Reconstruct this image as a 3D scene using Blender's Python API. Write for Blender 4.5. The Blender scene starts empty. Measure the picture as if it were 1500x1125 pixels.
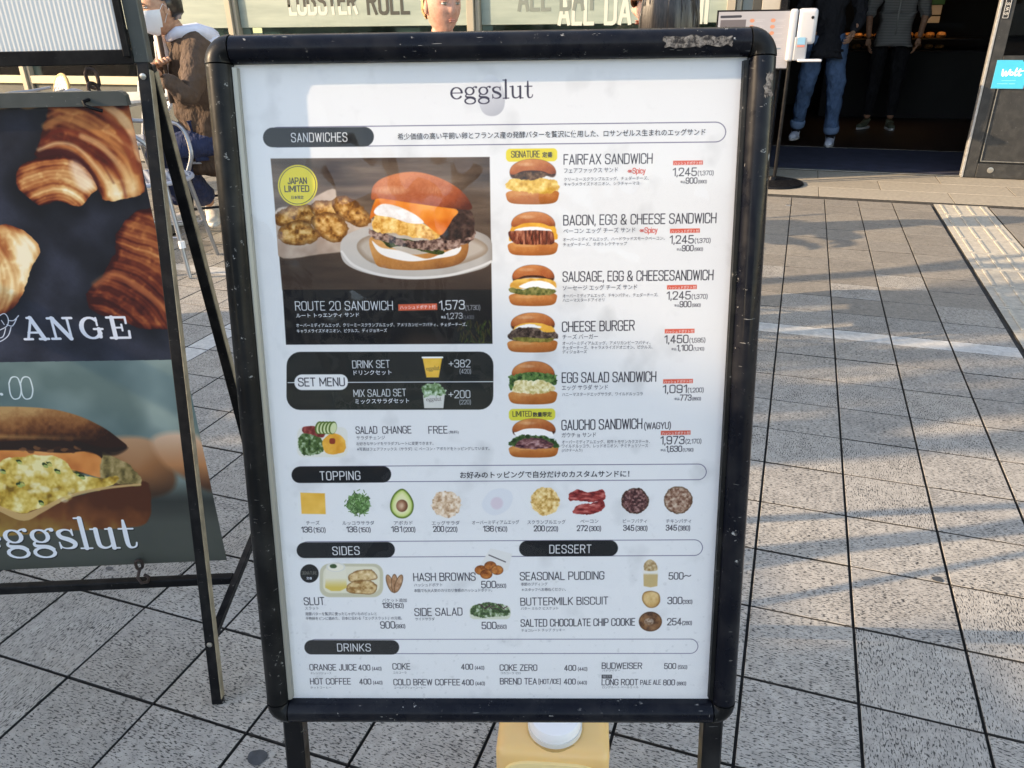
import bpy, bmesh, math, random
import numpy as np
from mathutils import Vector, Matrix
random.seed(4)
scn = bpy.context.scene; col = scn.collection
# ---------------------------------------------------------------- camera
cd = bpy.data.cameras.new('camera'); cam = bpy.data.objects.new('camera', cd); col.objects.link(cam); scn.camera = cam
cd.sensor_width = 36; cd.lens = 1134.9/1500*36; cd.clip_start = .05; cd.clip_end = 600
CR = np.array([[0.9443864228, 0.3285150288, -0.0145657193], [0.1292868867, -0.4116609367, -0.9021198225], [-0.3023560571, 0.8500665556, -0.4312396848]])
CP = (-0.0414776, -2.69315496, 1.18251375)
cam.matrix_world = Matrix(((CR[0][0], -CR[1][0], -CR[2][0], CP[0]), (CR[0][1], -CR[1][1], -CR[2][1], CP[1]), (CR[0][2], -CR[1][2], -CR[2][2], CP[2]), (0, 0, 0, 1)))
# ---------------------------------------------------------------- sky, sun, exposure
SUN_EL, SUN_AZ = math.radians(21), math.radians(27)       # shadows run along SUN_AZ from +X
wd = bpy.data.worlds.new('World'); scn.world = wd; wd.use_nodes = True
nt = wd.node_tree; sky = nt.nodes.new('ShaderNodeTexSky'); sky.sky_type = 'NISHITA'; sky.sun_disc = False
sky.sun_elevation = SUN_EL; sky.sun_rotation = math.radians(243); sky.air_density = 1.0; sky.dust_density = .6; sky.ozone_density = 1.2
nt.links.new(sky.outputs[0], nt.nodes['Background'].inputs[0]); nt.nodes['Background'].inputs[1].default_value = .15
sd = bpy.data.lights.new('sun', 'SUN'); sd.energy = 2.0; sd.angle = math.radians(.5); sd.color = (1., .88, .70)
sun = bpy.data.objects.new('sun', sd); col.objects.link(sun)
TS = Vector((-math.cos(SUN_AZ)*math.cos(SUN_EL), -math.sin(SUN_AZ)*math.cos(SUN_EL), math.sin(SUN_EL)))   # towards the sun
sun.rotation_euler = TS.to_track_quat('Z', 'Y').to_euler()
scn.view_settings.view_transform = 'Standard'; scn.view_settings.look = 'None'; scn.view_settings.gamma = 1; scn.view_settings.use_curve_mapping = False
scn.view_settings.exposure = 2.05
scn.view_settings.use_white_balance = True; scn.view_settings.white_balance_temperature = 8500; scn.view_settings.white_balance_tint = 16
scn.cycles.max_bounces = 8; scn.cycles.transparent_max_bounces = 12; scn.cycles.use_denoising = True
# ---------------------------------------------------------------- helpers
V = Vector
def tag(o, label=None, cat=None, group=None, kind=None):
    if label: o['label'] = label
    if cat: o['category'] = cat
    if group: o['group'] = group
    if kind: o['kind'] = kind
    return o
def empty(name, loc=(0, 0, 0), label=None, cat=None, group=None, rz=0, mat=None):
    o = bpy.data.objects.new(name, None); col.objects.link(o); o.empty_display_size = .1
    if mat is not None: o.matrix_world = mat
    else: o.location = loc; o.rotation_euler = (0, 0, rz)
    return tag(o, label, cat, group)
def world(p):
    return (world(p.parent) @ p.matrix_parent_inverse @ p.matrix_basis) if p.parent else p.matrix_basis.copy()
def attach(o, p):
    """parent without moving"""
    o.parent = p; o.matrix_parent_inverse = world(p).inverted(); return o
class MB:
    """collects shapes; build() links them as ONE mesh object"""
    def __init__(s): s.v = []; s.f = []; s.m = []; s.uv = {}
    def raw(s, vs, fs, mi=0):
        b = len(s.v); s.v += [tuple(v) for v in vs]; s.f += [tuple(b+i for i in f) for f in fs]; s.m += [mi]*len(fs); return s
    def box(s, c, d, R=None, mi=0, bev=0, seg=1):
        bm = bmesh.new(); bmesh.ops.create_cube(bm, size=1); bmesh.ops.scale(bm, vec=d, verts=bm.verts)
        if bev: bmesh.ops.bevel(bm, geom=bm.edges[:], offset=bev, segments=seg, affect='EDGES', profile=.6)
        M = Matrix.Translation(c) @ (R.to_4x4() if R else Matrix())
        vs = [M @ v.co for v in bm.verts]; fs = [[v.index for v in f.verts] for f in bm.faces]; bm.free(); return s.raw(vs, fs, mi)
    def tube(s, pts, r, n=8, mi=0, closed=False, cap=True, flat=1.):
        pts = [V(p) for p in pts]; m = len(pts); rs = r if hasattr(r, '__len__') else [r]*m; vs = []; up = None
        for i in range(m):
            a = pts[i-1] if (i or closed) else pts[i]; b = pts[(i+1) % m] if (i < m-1 or closed) else pts[i]
            t = (b-a).normalized()
            if up is None: up = V((0, 0, 1)) if abs(t.z) < .9 else V((1, 0, 0))
            x = t.cross(up)
            if x.length < 1e-4: x = t.cross(V((0, 1, .3)))
            x.normalize(); y = x.cross(t).normalized(); up = y
            for k in range(n):
                q = 2*math.pi*k/n; vs.append(pts[i]+x*math.cos(q)*rs[i]+y*math.sin(q)*rs[i]*flat)
        fs = []
        for i in range(m if closed else m-1):
            j = (i+1) % m
            for k in range(n): fs.append((i*n+k, i*n+(k+1) % n, j*n+(k+1) % n, j*n+k))
        if cap and not closed: fs += [tuple(range(n))[::-1], tuple((m-1)*n+k for k in range(n))]
        return s.raw(vs, fs, mi)
    def sq(s, a, b, w, d, xd, mi=0, bev=0):
        """square bar from a to b; w along xd, d across"""
        a, b, xd = V(a), V(b), V(xd).normalized(); z = (b-a).normalized(); y = z.cross(xd).normalized(); xd = y.cross(z)
        R = Matrix((xd, y, z)).transposed(); return s.box((a+b)/2, (w, d, (b-a).length), R, mi, bev)
    def lathe(s, prof, n=24, o=(0, 0, 0), mi=0, R=None):
        vs = []; fs = []; m = len(prof); M = Matrix.Translation(o) @ (R.to_4x4() if R else Matrix())
        for (r, z) in prof:
            for k in range(n): vs.append(M @ V((r*math.cos(2*math.pi*k/n), r*math.sin(2*math.pi*k/n), z)))
        for i in range(m-1):
            for k in range(n): fs.append((i*n+k, i*n+(k+1) % n, (i+1)*n+(k+1) % n, (i+1)*n+k))
        fs += [tuple(range(n))[::-1], tuple((m-1)*n+k for k in range(n))]; return s.raw(vs, fs, mi)
    def sweep(s, prof, path, mi=0, cap=True):
        """prof: points (a,b); path: list of (origin, adir, bdir)"""
        vs = []; n = len(prof)
        for o, A, B in path:
            for a, b in prof: vs.append(V(o)+V(A)*a+V(B)*b)
        fs = []
        for i in range(len(path)-1):
            for k in range(n): fs.append((i*n+k, i*n+(k+1) % n, (i+1)*n+(k+1) % n, (i+1)*n+k))
        if cap: fs += [tuple(range(n))[::-1], tuple((len(path)-1)*n+k for k in range(n))]
        return s.raw(vs, fs, mi)
    def mesh(s, name, mats, smooth=False):
        me = bpy.data.meshes.new(name); me.from_pydata([tuple(v) for v in s.v], [], s.f)
        for m in (mats if isinstance(mats, (list, tuple)) else [mats]): me.materials.append(m)
        me.polygons.foreach_set('material_index', s.m)
        bm = bmesh.new(); bm.from_mesh(me); bmesh.ops.recalc_face_normals(bm, faces=bm.faces); bm.to_mesh(me); bm.free()
        if smooth:
            me.polygons.foreach_set('use_smooth', [True]*len(me.polygons))
            if smooth != 'all': me.set_sharp_from_angle(angle=math.radians(38))
        return me
    def build(s, name, mats, parent=None, smooth=False, label=None):
        o = bpy.data.objects.new(name, s.mesh(name, mats, smooth)); col.objects.link(o)
        if parent: attach(o, parent)
        if label: o['label'] = label
        return o
def copy_tree(o, parent=None):
    c = o.copy(); col.objects.link(c); c.parent = parent
    for ch in o.children: copy_tree(ch, c)
    return c
# materials ----------------------------------------------------------------
def mat(name, base=(.5, .5, .5), rough=.6, metal=0, coat=0, spec=.5):
    m = bpy.data.materials.new(name); m.use_nodes = True; b = m.node_tree.nodes['Principled BSDF']
    b.inputs['Base Color'].default_value = (*base, 1); b.inputs['Roughness'].default_value = rough; b.inputs['Metallic'].default_value = metal
    b.inputs['Coat Weight'].default_value = coat; b.inputs['Specular IOR Level'].default_value = spec; return m
class N:
    def __init__(s, m): s.t = m.node_tree; s.b = s.t.nodes.get('Principled BSDF')
    def new(s, ty, **k):
        n = s.t.nodes.new(ty)
        for a, v in k.items():
            if a in n.inputs.keys() or a.isdigit():
                pass
            else: setattr(n, a, v)
        return n
    def l(s, a, b): s.t.links.new(a, b)
    def co(s, kind='Object', sc=(1, 1, 1), rot=(0, 0, 0)):
        c = s.new('ShaderNodeTexCoord'); m = s.new('ShaderNodeMapping'); m.inputs['Scale'].default_value = sc; m.inputs['Rotation'].default_value = rot
        s.l(c.outputs[kind], m.inputs[0]); return m.outputs[0]
    def noise(s, v, sc, d=3, r=.55):
        n = s.new('ShaderNodeTexNoise'); n.inputs['Scale'].default_value = sc; n.inputs['Detail'].default_value = d; n.inputs['Roughness'].default_value = r
        if v is not None: s.l(v, n.inputs['Vector'])
        return n.outputs['Fac']
    def ramp(s, f, st, interp='LINEAR'):
        n = s.new('ShaderNodeValToRGB'); e = n.color_ramp.elements; n.color_ramp.interpolation = interp
        while len(e) < len(st): e.new(.5)
        for i, (p, c) in enumerate(st):
            e[i].position = p; e[i].color = (*c, 1) if hasattr(c, '__len__') else (c, c, c, 1)
        s.l(f, n.inputs[0]); return n.outputs[0]
    def mix(s, f, a, b, mode='MIX'):
        n = s.new('ShaderNodeMix'); n.data_type = 'RGBA'; n.blend_type = mode
        for i, x in ((0, f), (6, a), (7, b)):
            if isinstance(x, bpy.types.NodeSocket): s.l(x, n.inputs[i])
            elif i == 0: n.inputs[0].default_value = x
            else: n.inputs[i].default_value = (*x, 1)
        return n.outputs[2]
    def math(s, op, a, b=0.):
        n = s.new('ShaderNodeMath'); n.operation = op
        for i, x in ((0, a), (1, b)):
            if isinstance(x, bpy.types.NodeSocket): s.l(x, n.inputs[i])
            else: n.inputs[i].default_value = x
        return n.outputs[0]
    def color(s, x): s.l(x, s.b.inputs['Base Color'])
    def rough(s, x): s.l(x, s.b.inputs['Roughness'])
    def bump(s, h, st=.3, d=.01):
        n = s.new('ShaderNodeBump'); n.inputs['Strength'].default_value = st; n.inputs['Distance'].default_value = d; s.l(h, n.inputs['Height']); s.l(n.outputs[0], s.b.inputs['Normal'])
def m_plain(name, c, rough=.6, var=.12, sc=6, bump=.1, **k):
    """base colour with slight wear and relief"""
    m = mat(name, c, rough, **k); n = N(m); v = n.co(); f = n.noise(v, sc, 4)
    n.color(n.ramp(f, [(.3, tuple(x*(1-var) for x in c)), (.7, tuple(min(1, x*(1+var)) for x in c))]))
    if bump: n.bump(n.noise(v, sc*8, 3), bump, .003)
    return m
def m_paint(name, base=(.012, .013, .016), chip=(.42, .42, .40), amt=.70, rough=.22, sc=1., dust=.03, coat=.3, spec=.5):
    """scratched gloss paint"""
    m = mat(name, base, rough, coat=coat, spec=spec); n = N(m); v = n.co('Object')
    chips = n.ramp(n.noise(n.co('Object', (1, 1, 1)), 160*sc, 5, .7), [(amt, 0), (amt+.04, 1)])
    area = n.ramp(n.noise(v, 14*sc, 3), [(.42, 0), (.62, 1)])
    scr = n.ramp(n.noise(n.co('Object', (60, 60, 900), (.5, .4, 0)), 1*sc, 2), [(.735, 0), (.755, 1)])
    scr2 = n.ramp(n.noise(n.co('Object', (500, 40, 60), (.3, .9, .4)), 1*sc, 2), [(.75, 0), (.77, 1)])
    k = n.math('MAXIMUM', n.math('MULTIPLY', chips, area), n.math('MULTIPLY', n.math('MAXIMUM', scr, scr2), .5))
    du = n.mix(n.ramp(n.noise(v, 30*sc, 4), [(.45, 0), (.8, dust)]), base, (.5, .48, .44)); n.color(n.mix(k, du, chip))
    n.rough(n.ramp(n.math('ADD', n.noise(v, 50*sc, 4), n.math('MULTIPLY', k, .5)), [(.3, rough*.7), (1, .7)])); n.bump(n.noise(v, 90*sc, 4), .06, .002)
    return m
# ---------------------------------------------------------------- print painter (numpy)
def homog(src, dst):
    A = []
    for (X, Y), (u, v) in zip(src, dst):
        A.append([X, Y, 1, 0, 0, 0, -u*X, -u*Y, -u]); A.append([0, 0, 0, X, Y, 1, -v*X, -v*Y, -v])
    U, s, V = np.linalg.svd(np.array(A, float)); H = V[-1].reshape(3, 3); return H/H[2, 2]
def hap(H, u, v):
    w = H[2, 0]*u+H[2, 1]*v+H[2, 2]
    return (H[0, 0]*u+H[0, 1]*v+H[0, 2])/w, (H[1, 0]*u+H[1, 1]*v+H[1, 2])/w
_lat = np.random.RandomState(7).rand(256, 256).astype(np.float32)
def vn(x, y):
    xi = np.floor(x).astype(int); yi = np.floor(y).astype(int); fx = x-xi; fy = y-yi
    fx = fx*fx*(3-2*fx); fy = fy*fy*(3-2*fy)
    a = _lat[yi & 255, xi & 255]; b = _lat[yi & 255, (xi+1) & 255]; c = _lat[(yi+1) & 255, xi & 255]; d = _lat[(yi+1) & 255, (xi+1) & 255]
    return (a*(1-fx)+b*fx)*(1-fy)+(c*(1-fx)+d*fx)*fy
def fbm(x, y, s, seed=0, o=3):
    r = 0; a = .5; t = 0
    for i in range(o):
        r = r+a*vn(x/s+seed*17.3+i*31, y/s+seed*9.1+i*11); t += a; a *= .5; s = s/2
    return r/t
def catmull(p, n=6, closed=True):
    p = np.array(p, float); m = len(p); out = []
    rng = range(m) if closed else range(m-1)
    for i in rng:
        if closed: a, b, c, d = p[(i-1) % m], p[i], p[(i+1) % m], p[(i+2) % m]
        else: a, b, c, d = p[max(i-1, 0)], p[i], p[i+1], p[min(i+2, m-1)]
        for k in range(n):
            t = k/n
            out.append(.5*((2*b)+(-a+c)*t+(2*a-5*b+4*c-d)*t*t+(-a+3*b-3*c+d)*t**3))
    if not closed: out.append(p[-1])
    return np.array(out)
def mixc(a, b, t):
    t = np.clip(t, 0, 1)[..., None]; return np.asarray(a, np.float32)*(1-t)+np.asarray(b, np.float32)*t
def ramp(t, stops):
    t = np.clip(t, 0, 1); xs = [s[0] for s in stops]
    return np.stack([np.interp(t, xs, [s[1][k] for s in stops]) for k in range(3)], -1).astype(np.float32)
class Canvas:
    def __init__(s, w, h, Hm, base):
        s.w, s.h, s.H = w, h, Hm; s.Hi = np.linalg.inv(Hm)
        s.a = np.empty((h, w, 3), np.float32); s.a[:] = base
        u0, v0 = hap(s.Hi, w*.5, h*.5); u1, v1 = hap(s.Hi, w*.5+10, h*.5); s.k = 10/math.hypot(u1-u0, v1-v0); s.clip = (0, 0, w, h)  # k = texels per photo pixel
    def tp(s, p):
        p = np.array(p, float); x, y = hap(s.H, p[:, 0], p[:, 1]); return np.stack([x, y], 1)
    def patch(s, x0, y0, x1, y1):
        x0 = int(max(s.clip[0], x0)); y0 = int(max(s.clip[1], y0)); x1 = int(min(s.clip[2], x1+1)); y1 = int(min(s.clip[3], y1+1))
        if x1 <= x0 or y1 <= y0: return None
        X, Y = np.meshgrid(np.arange(x0, x1)+.5, np.arange(y0, y1)+.5)
        return (slice(y0, y1), slice(x0, x1)), X.astype(np.float32), Y.astype(np.float32)
    def put(s, sl, m, col, X, Y, t=None):
        if callable(col):
            U, V = hap(s.Hi, X, Y); col = col(U, V, t)
        m = m[..., None]; s.a[sl] = s.a[sl]*(1-m)+np.asarray(col, np.float32)*m
    def blob(s, pts, col, soft=1., smooth=True, alpha=1., wob=0, ws=8, seed=0):
        p = s.tp(pts)
        if smooth: p = catmull(p, 5)
        pad = soft+3+wob*s.k
        r = s.patch(p[:, 0].min()-pad, p[:, 1].min()-pad, p[:, 0].max()+pad, p[:, 1].max()+pad)
        if r is None: return
        sl, X, Y = r
        d = np.full(X.shape, 1e9, np.float32); ins = np.zeros(X.shape, bool)
        for i in range(len(p)):
            ax, ay = p[i]; bx, by = p[(i+1) % len(p)]; ex, ey = bx-ax, by-ay; L = ex*ex+ey*ey+1e-9
            wx, wy = X-ax, Y-ay; tt = np.clip((wx*ex+wy*ey)/L, 0, 1)
            d = np.minimum(d, (wx-ex*tt)**2+(wy-ey*tt)**2)
            if ay != by:
                ins ^= ((Y >= min(ay, by)) & (Y < max(ay, by)) & (X < ax+(Y-ay)/(by-ay)*ex))
        d = np.sqrt(d)*np.where(ins, -1, 1)
        if wob: d = d+(fbm(X, Y, ws*s.k, seed+3, 3)-.5)*2*wob*s.k
        sf = max(soft*s.k, 1.)
        m = np.clip(.5-d/sf, 0, 1)*alpha
        s.put(sl, m, col, X, Y, np.maximum(-d, 0)/s.k)
    def ell(s, cx, cy, rx, ry, col, ang=0, **k):
        a = np.linspace(0, 2*math.pi, 20, endpoint=False); c, n = math.cos(ang), math.sin(ang)
        s.blob([(cx+rx*math.cos(t)*c-ry*math.sin(t)*n, cy+rx*math.cos(t)*n+ry*math.sin(t)*c) for t in a], col, **k)
    def line(s, pts, w, col, smooth=False, soft=1., alpha=1., tex=False):
        """polyline; w one width or one per point, in photo pixels"""
        p = np.array(pts, float) if tex else s.tp(pts)
        w = np.array(w, float)*np.ones(len(p))*(1 if tex else s.k)
        if smooth:
            q = catmull(np.c_[p, w], 5, closed=False); p = q[:, :2]; w = q[:, 2]
        wm = w.max()
        r = s.patch(p[:, 0].min()-wm-2, p[:, 1].min()-wm-2, p[:, 0].max()+wm+2, p[:, 1].max()+wm+2)
        if r is None: return
        sl, X, Y = r; d = np.full(X.shape, 1e9, np.float32)
        for i in range(len(p)-1):
            ax, ay = p[i]; bx, by = p[i+1]; ex, ey = bx-ax, by-ay; L = ex*ex+ey*ey+1e-9
            tt = np.clip(((X-ax)*ex+(Y-ay)*ey)/L, 0, 1)
            d = np.minimum(d, np.hypot(X-ax-ex*tt, Y-ay-ey*tt)-(w[i]+(w[i+1]-w[i])*tt)/2)
        s.put(sl, np.clip(.5-d/soft, 0, 1)*alpha, col, X, Y, np.maximum(-d, 0)/s.k)
    def glyphs(s, polys, o, ex, ey, wt, col):
        for pl, ws in polys:
            pl = np.array(pl, float); P = np.stack([o[0]+ex[0]*pl[:, 0]+ey[0]*pl[:, 1], o[1]+ex[1]*pl[:, 0]+ey[1]*pl[:, 1]], 1)
            s.line(P, np.array(ws)*wt, col, tex=True)
    def text(s, st, a, b, cap, col, wt=.1, sp=.16):
        """narrow grotesque capitals: baseline from a to b (photo px), capital height cap px"""
        adv = 0; items = []
        for ch in st:
            g = GL.get(ch)
            if g is None: adv += .3; continue
            items.append((g[1], adv)); adv += g[0]+sp
        adv -= sp
        (x0, y0), (x1, y1), (x2, y2) = s.tp([a, b, (a[0], a[1]-cap)])
        ex = ((x1-x0)/adv, (y1-y0)/adv); hh = math.hypot(x2-x0, y2-y0); bl = math.hypot(x1-x0, y1-y0); ey = ((y1-y0)/bl*hh, -(x1-x0)/bl*hh)
        for polys, ad in items:
            s.glyphs([(np.array(pl)+[ad, 0], 1.) for pl in polys], (x0, y0), ex, ey, wt*hh*1.17, col)
    def serif(s, st, a, b, xh, col, wt=1.):
        adv = 0; items = []
        for ch in st:
            g = SG[ch]; items.append((g[1], adv)); adv += g[0]
        (x0, y0), (x1, y1), (x2, y2) = s.tp([a, b, (a[0], a[1]-xh)])
        ex = ((x1-x0)/adv, (y1-y0)/adv); hh = math.hypot(x2-x0, y2-y0); bl = math.hypot(x1-x0, y1-y0); ey = ((y1-y0)/bl*hh, -(x1-x0)/bl*hh)
        for polys, ad in items:
            s.glyphs([(np.array(pl)+[ad, 0], w) for pl, w in polys], (x0, y0), ex, ey, hh*wt, col)
    def image(s, name):
        im = bpy.data.images.new(name, s.w, s.h, alpha=False)
        b = np.ones((s.h, s.w, 4), np.float32); b[..., :3] = np.clip(s.a[::-1]/255., 0, 1)
        im.pixels.foreach_set(b.ravel()); im.pack(); return im
def rc(pts, r=.17, closed=False):
    """round the corners of a polyline"""
    pts = [np.array(p, float) for p in pts]; n = len(pts); out = []
    for i in range(n):
        if not closed and i in (0, n-1): out.append(pts[i]); continue
        a, b, c = pts[i-1], pts[i], pts[(i+1) % n]
        la, lc = np.linalg.norm(a-b), np.linalg.norm(c-b)
        p = b+(a-b)/la*min(r, la/2); q = b+(c-b)/lc*min(r, lc/2)
        for t in (0, .25, .5, .75, 1): out.append((1-t)**2*p+2*t*(1-t)*(b*.85+(p+q)*.075)+t*t*q)
    if closed: out.append(out[0])
    return [tuple(p) for p in out]
W_ = .44
GL = {
 'A': (.46, [[(0, 0), (.23, 1), (.46, 0)], [(.08, .28), (.38, .28)]]),
 'B': (W_, [[(0, 0), (0, 1)], rc([(0, 1), (.41, 1), (.41, .54), (0, .54)]), rc([(0, .54), (W_, .54), (W_, 0), (0, 0)])]),
 'C': (W_, [rc([(W_, .7), (W_, 1), (0, 1), (0, 0), (W_, 0), (W_, .3)])]),
 'D': (W_, [[(0, 0), (0, 1)], rc([(0, 1), (W_, 1), (W_, 0), (0, 0)])]),
 'E': (.38, [[(.38, 1), (0, 1), (0, 0), (.38, 0)], [(0, .52), (.33, .52)]]),
 'F': (.37, [[(.37, 1), (0, 1), (0, 0)], [(0, .5), (.32, .5)]]),
 'G': (W_, [rc([(W_, .72), (W_, 1), (0, 1), (0, 0), (W_, 0), (W_, .46)])+[(.25, .46)]]),
 'H': (W_, [[(0, 0), (0, 1)], [(W_, 0), (W_, 1)], [(0, .52), (W_, .52)]]),
 'I': (.02, [[(0.01, 0), (0.01, 1)]]),
 'J': (.3, [rc([(.3, 1), (.3, 0), (0, 0), (0, .2)])]),
 'K': (.42, [[(0, 0), (0, 1)], [(.42, 1), (.02, .42)], [(.13, .55), (.42, 0)]]),
 'L': (.36, [[(0, 1), (0, 0), (.36, 0)]]),
 'M': (.56, [[(0, 0), (0, 1), (.28, .25), (.56, 1), (.56, 0)]]),
 'N': (W_, [[(0, 0), (0, 1), (W_, 0), (W_, 1)]]),
 'O': (W_, [rc([(0, 0), (0, 1), (W_, 1), (W_, 0)], closed=True)]),
 'P': (W_, [[(0, 0), (0, 1)], rc([(0, 1), (W_, 1), (W_, .44), (0, .44)])]),
 'R': (W_, [[(0, 0), (0, 1)], rc([(0, 1), (W_, 1), (W_, .5), (0, .5)]), [(.24, .5), (W_, 0)]]),
 'S': (W_, [rc([(W_, .74), (W_, 1), (0, 1), (0, .57), (W_, .47), (W_, 0), (0, 0), (0, .26)])]),
 'T': (.42, [[(0, 1), (.42, 1)], [(.21, 1), (.21, 0)]]),
 'U': (W_, [rc([(0, 1), (0, 0), (W_, 0), (W_, 1)])]),
 'V': (.46, [[(0, 1), (.23, 0), (.46, 1)]]),
 'W': (.66, [[(0, 1), (.16, 0), (.33, .95), (.5, 0), (.66, 1)]]),
 'X': (.44, [[(0, 0), (.44, 1)], [(0, 1), (.44, 0)]]),
 'Y': (.46, [[(0, 1), (.23, .45), (.46, 1)], [(.23, .45), (.23, 0)]]),
 'Z': (.42, [[(0, 1), (.42, 1), (0, 0), (.42, 0)]]),
 '&': (.5, [rc([(.5, 0), (.06, .62), (.06, 1), (.36, 1), (.36, .66), (0, .4), (0, 0), (.4, 0), (.48, .45)], .13)]),
 ',': (.04, [[(.03, .06), (0, -.14)]]), '.': (.03, [[(0, 0), (0, .03)]]), '-': (.3, [[(0, .45), (.3, .45)]]),
 '(': (.14, [rc([(.14, 1.1), (0, .8), (0, .1), (.14, -.2)], .3)]), ')': (.14, [rc([(0, 1.1), (.14, .8), (.14, .1), (0, -.2)], .3)]),
 '[': (.12, [[(.12, 1.1), (0, 1.1), (0, -.15), (.12, -.15)]]), ']': (.12, [[(0, 1.1), (.12, 1.1), (.12, -.15), (0, -.15)]]),
 '/': (.34, [[(0, -.1), (.34, 1.1)]]), '+': (.44, [[(0, .48), (.44, .48)], [(.22, .2), (.22, .76)]]),
 '~': (.62, [rc([(0, .42), (.15, .62), (.32, .52), (.47, .4), (.62, .6)], .2)]), '*': (.3, [[(0, .5), (.3, .5)], [(.07, .28), (.23, .72)], [(.07, .72), (.23, .28)]]),
 '0': (.42, [rc([(0, 0), (0, 1), (.42, 1), (.42, 0)], closed=True)]),
 '1': (.2, [[(0, .8), (.2, 1), (.2, 0)]]),
 '2': (.42, [rc([(0, .72), (0, 1), (.42, 1), (.42, .58), (0, 0)])+[(.42, 0)]]),
 '3': (.42, [rc([(0, .78), (0, 1), (.42, 1), (.42, .53), (.15, .53)]), rc([(.15, .53), (.42, .53), (.42, 0), (0, 0), (0, .22)])]),
 '4': (.46, [[(.3, 0), (.3, 1), (0, .26), (.46, .26)]]),
 '5': (.42, [rc([(.4, 1), (.03, 1), (0, .5)], .01)+rc([(0, .54), (.42, .6), (.42, 0), (0, 0), (0, .22)])]),
 '6': (.42, [rc([(.4, .78), (.4, 1), (0, 1), (0, 0), (.42, 0), (.42, .56), (0, .56)])]),
 '7': (.42, [[(0, 1), (.42, 1), (.14, 0)]]),
 '8': (.42, [rc([(.02, .54), (.02, 1), (.4, 1), (.4, .54)], closed=True), rc([(0, 0), (0, .54), (.42, .54), (.42, 0)], closed=True)]),
 '9': (.42, [rc([(.02, .22), (.02, 0), (.42, 0), (.42, 1), (0, 1), (0, .44), (.42, .44)])]),
 's': (.3, [rc([(.3, .52), (.3, .7), (0, .7), (0, .38), (.3, .33), (.3, 0), (0, 0), (0, .16)], .12)]),
 'p': (.34, [[(0, -.28), (0, .7)], rc([(0, .7), (.34, .7), (.34, 0), (0, 0)], .14)]),
 'i': (.02, [[(0, 0), (0, .7)], [(0, .92), (0, .95)]]), 'c': (.3, [rc([(.3, .5), (.3, .7), (0, .7), (0, 0), (.3, 0), (.3, .2)], .12)]),
 'y': (.34, [[(0, .7), (.17, 0)], [(.34, .7), (.1, -.28), (0, -.28)]]),
}
def sarc(cx, cy, rx, ry, a0, a1, thick, thin, n=18):
    A = np.radians(np.linspace(a0, a1, n)); return [(cx+rx*math.cos(a), cy+ry*math.sin(a)) for a in A], [thin+(thick-thin)*abs(math.cos(a))**1.3 for a in A]
def sl(x0, y0, x1, y1, w=.06): return ([(x0, y0), (x1, y1)], [w, w])
def sv(pts): q = catmull([p for p in pts], 5, closed=False); return [(a, b) for a, b, c in q], [c for a, b, c in q]
def ball(x, y, w): return ([(x, y), (x+.001, y)], [w, w])
SG = {
 'e': (.98, [sarc(.46, .5, .38, .46, 8, 322, .15, .06), sl(.1, .52, .84, .52, .055)]),
 'g': (.98, [sarc(.42, .66, .29, .30, 0, 360, .13, .055), sv([(.22, .42, .05), (.13, .28, .09), (.22, .17, .12), (.62, .13, .13), (.8, .02, .1)]), sarc(.44, -.15, .37, .24, 40, 400, .11, .06),
      sv([(.62, .88, .05), (.75, .98, .06), (.88, 1., .07)]), ball(.89, .96, .14)]),
 's': (.8, [sv([(.64, .72, .05), (.58, .9, .06), (.36, .95, .07), (.15, .82, .13), (.2, .6, .15), (.5, .45, .17), (.66, .28, .15), (.58, .1, .1), (.36, .04, .06), (.16, .1, .05), (.1, .32, .05)]), sl(.65, .68, .65, .96, .05), sl(.1, .04, .1, .34, .05)]),
 'l': (.5, [sl(.25, .03, .25, 1.5, .14), sl(.05, .03, .46, .03, .06), sl(.05, 1.5, .25, 1.5, .06)]),
 'u': (1.06, [sv([(.24, .96, .14), (.24, .4, .14), (.28, .14, .13), (.45, .04, .08), (.66, .12, .06), (.76, .3, .06)]), sl(.78, .03, .78, .96, .14), sl(.05, .96, .24, .96, .06), sl(.6, .96, .78, .96, .06), sl(.78, .03, .98, .03, .06)]),
 't': (.62, [sv([(.26, 1.36, .08), (.26, .9, .14), (.26, .3, .14), (.31, .08, .11), (.44, .04, .06), (.56, .12, .06), (.6, .28, .05)]), sl(.04, .96, .56, .96, .06)]),
 'A': (1.35, [sl(.6, 1, .2, .03, .1), sl(.56, 1, 1.02, .03, .17), sl(.3, .33, .85, .33, .09), sl(.02, .03, .42, .03, .1), sl(.78, .03, 1.22, .03, .1), sl(.4, 1, .62, 1, .09)]),
 'N': (1.5, [sl(.25, .03, .25, .97, .1), sl(.27, .97, 1.0, .03, .17), sl(1.02, .03, 1.02, .97, .1), sl(.05, .97, .35, .97, .1), sl(.05, .03, .45, .03, .1), sl(.82, .97, 1.25, .97, .1)]),
 'G': (1.45, [sarc(.62, .5, .47, .47, 50, 330, .18, .09), sl(.95, .62, .95, .96, .08), sl(1.0, .1, 1.0, .45, .16), sl(.75, .45, 1.18, .45, .09)]),
 'E': (1.2, [sl(.3, .03, .3, .97, .17), sl(.05, .03, 1.02, .03, .1), sl(.05, .97, .95, .97, .1), sl(.3, .5, .7, .5, .08), sl(.72, .36, .72, .64, .08), sl(.96, .7, .96, .97, .09), sl(1.02, .03, 1.04, .33, .1)]),
}
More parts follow.
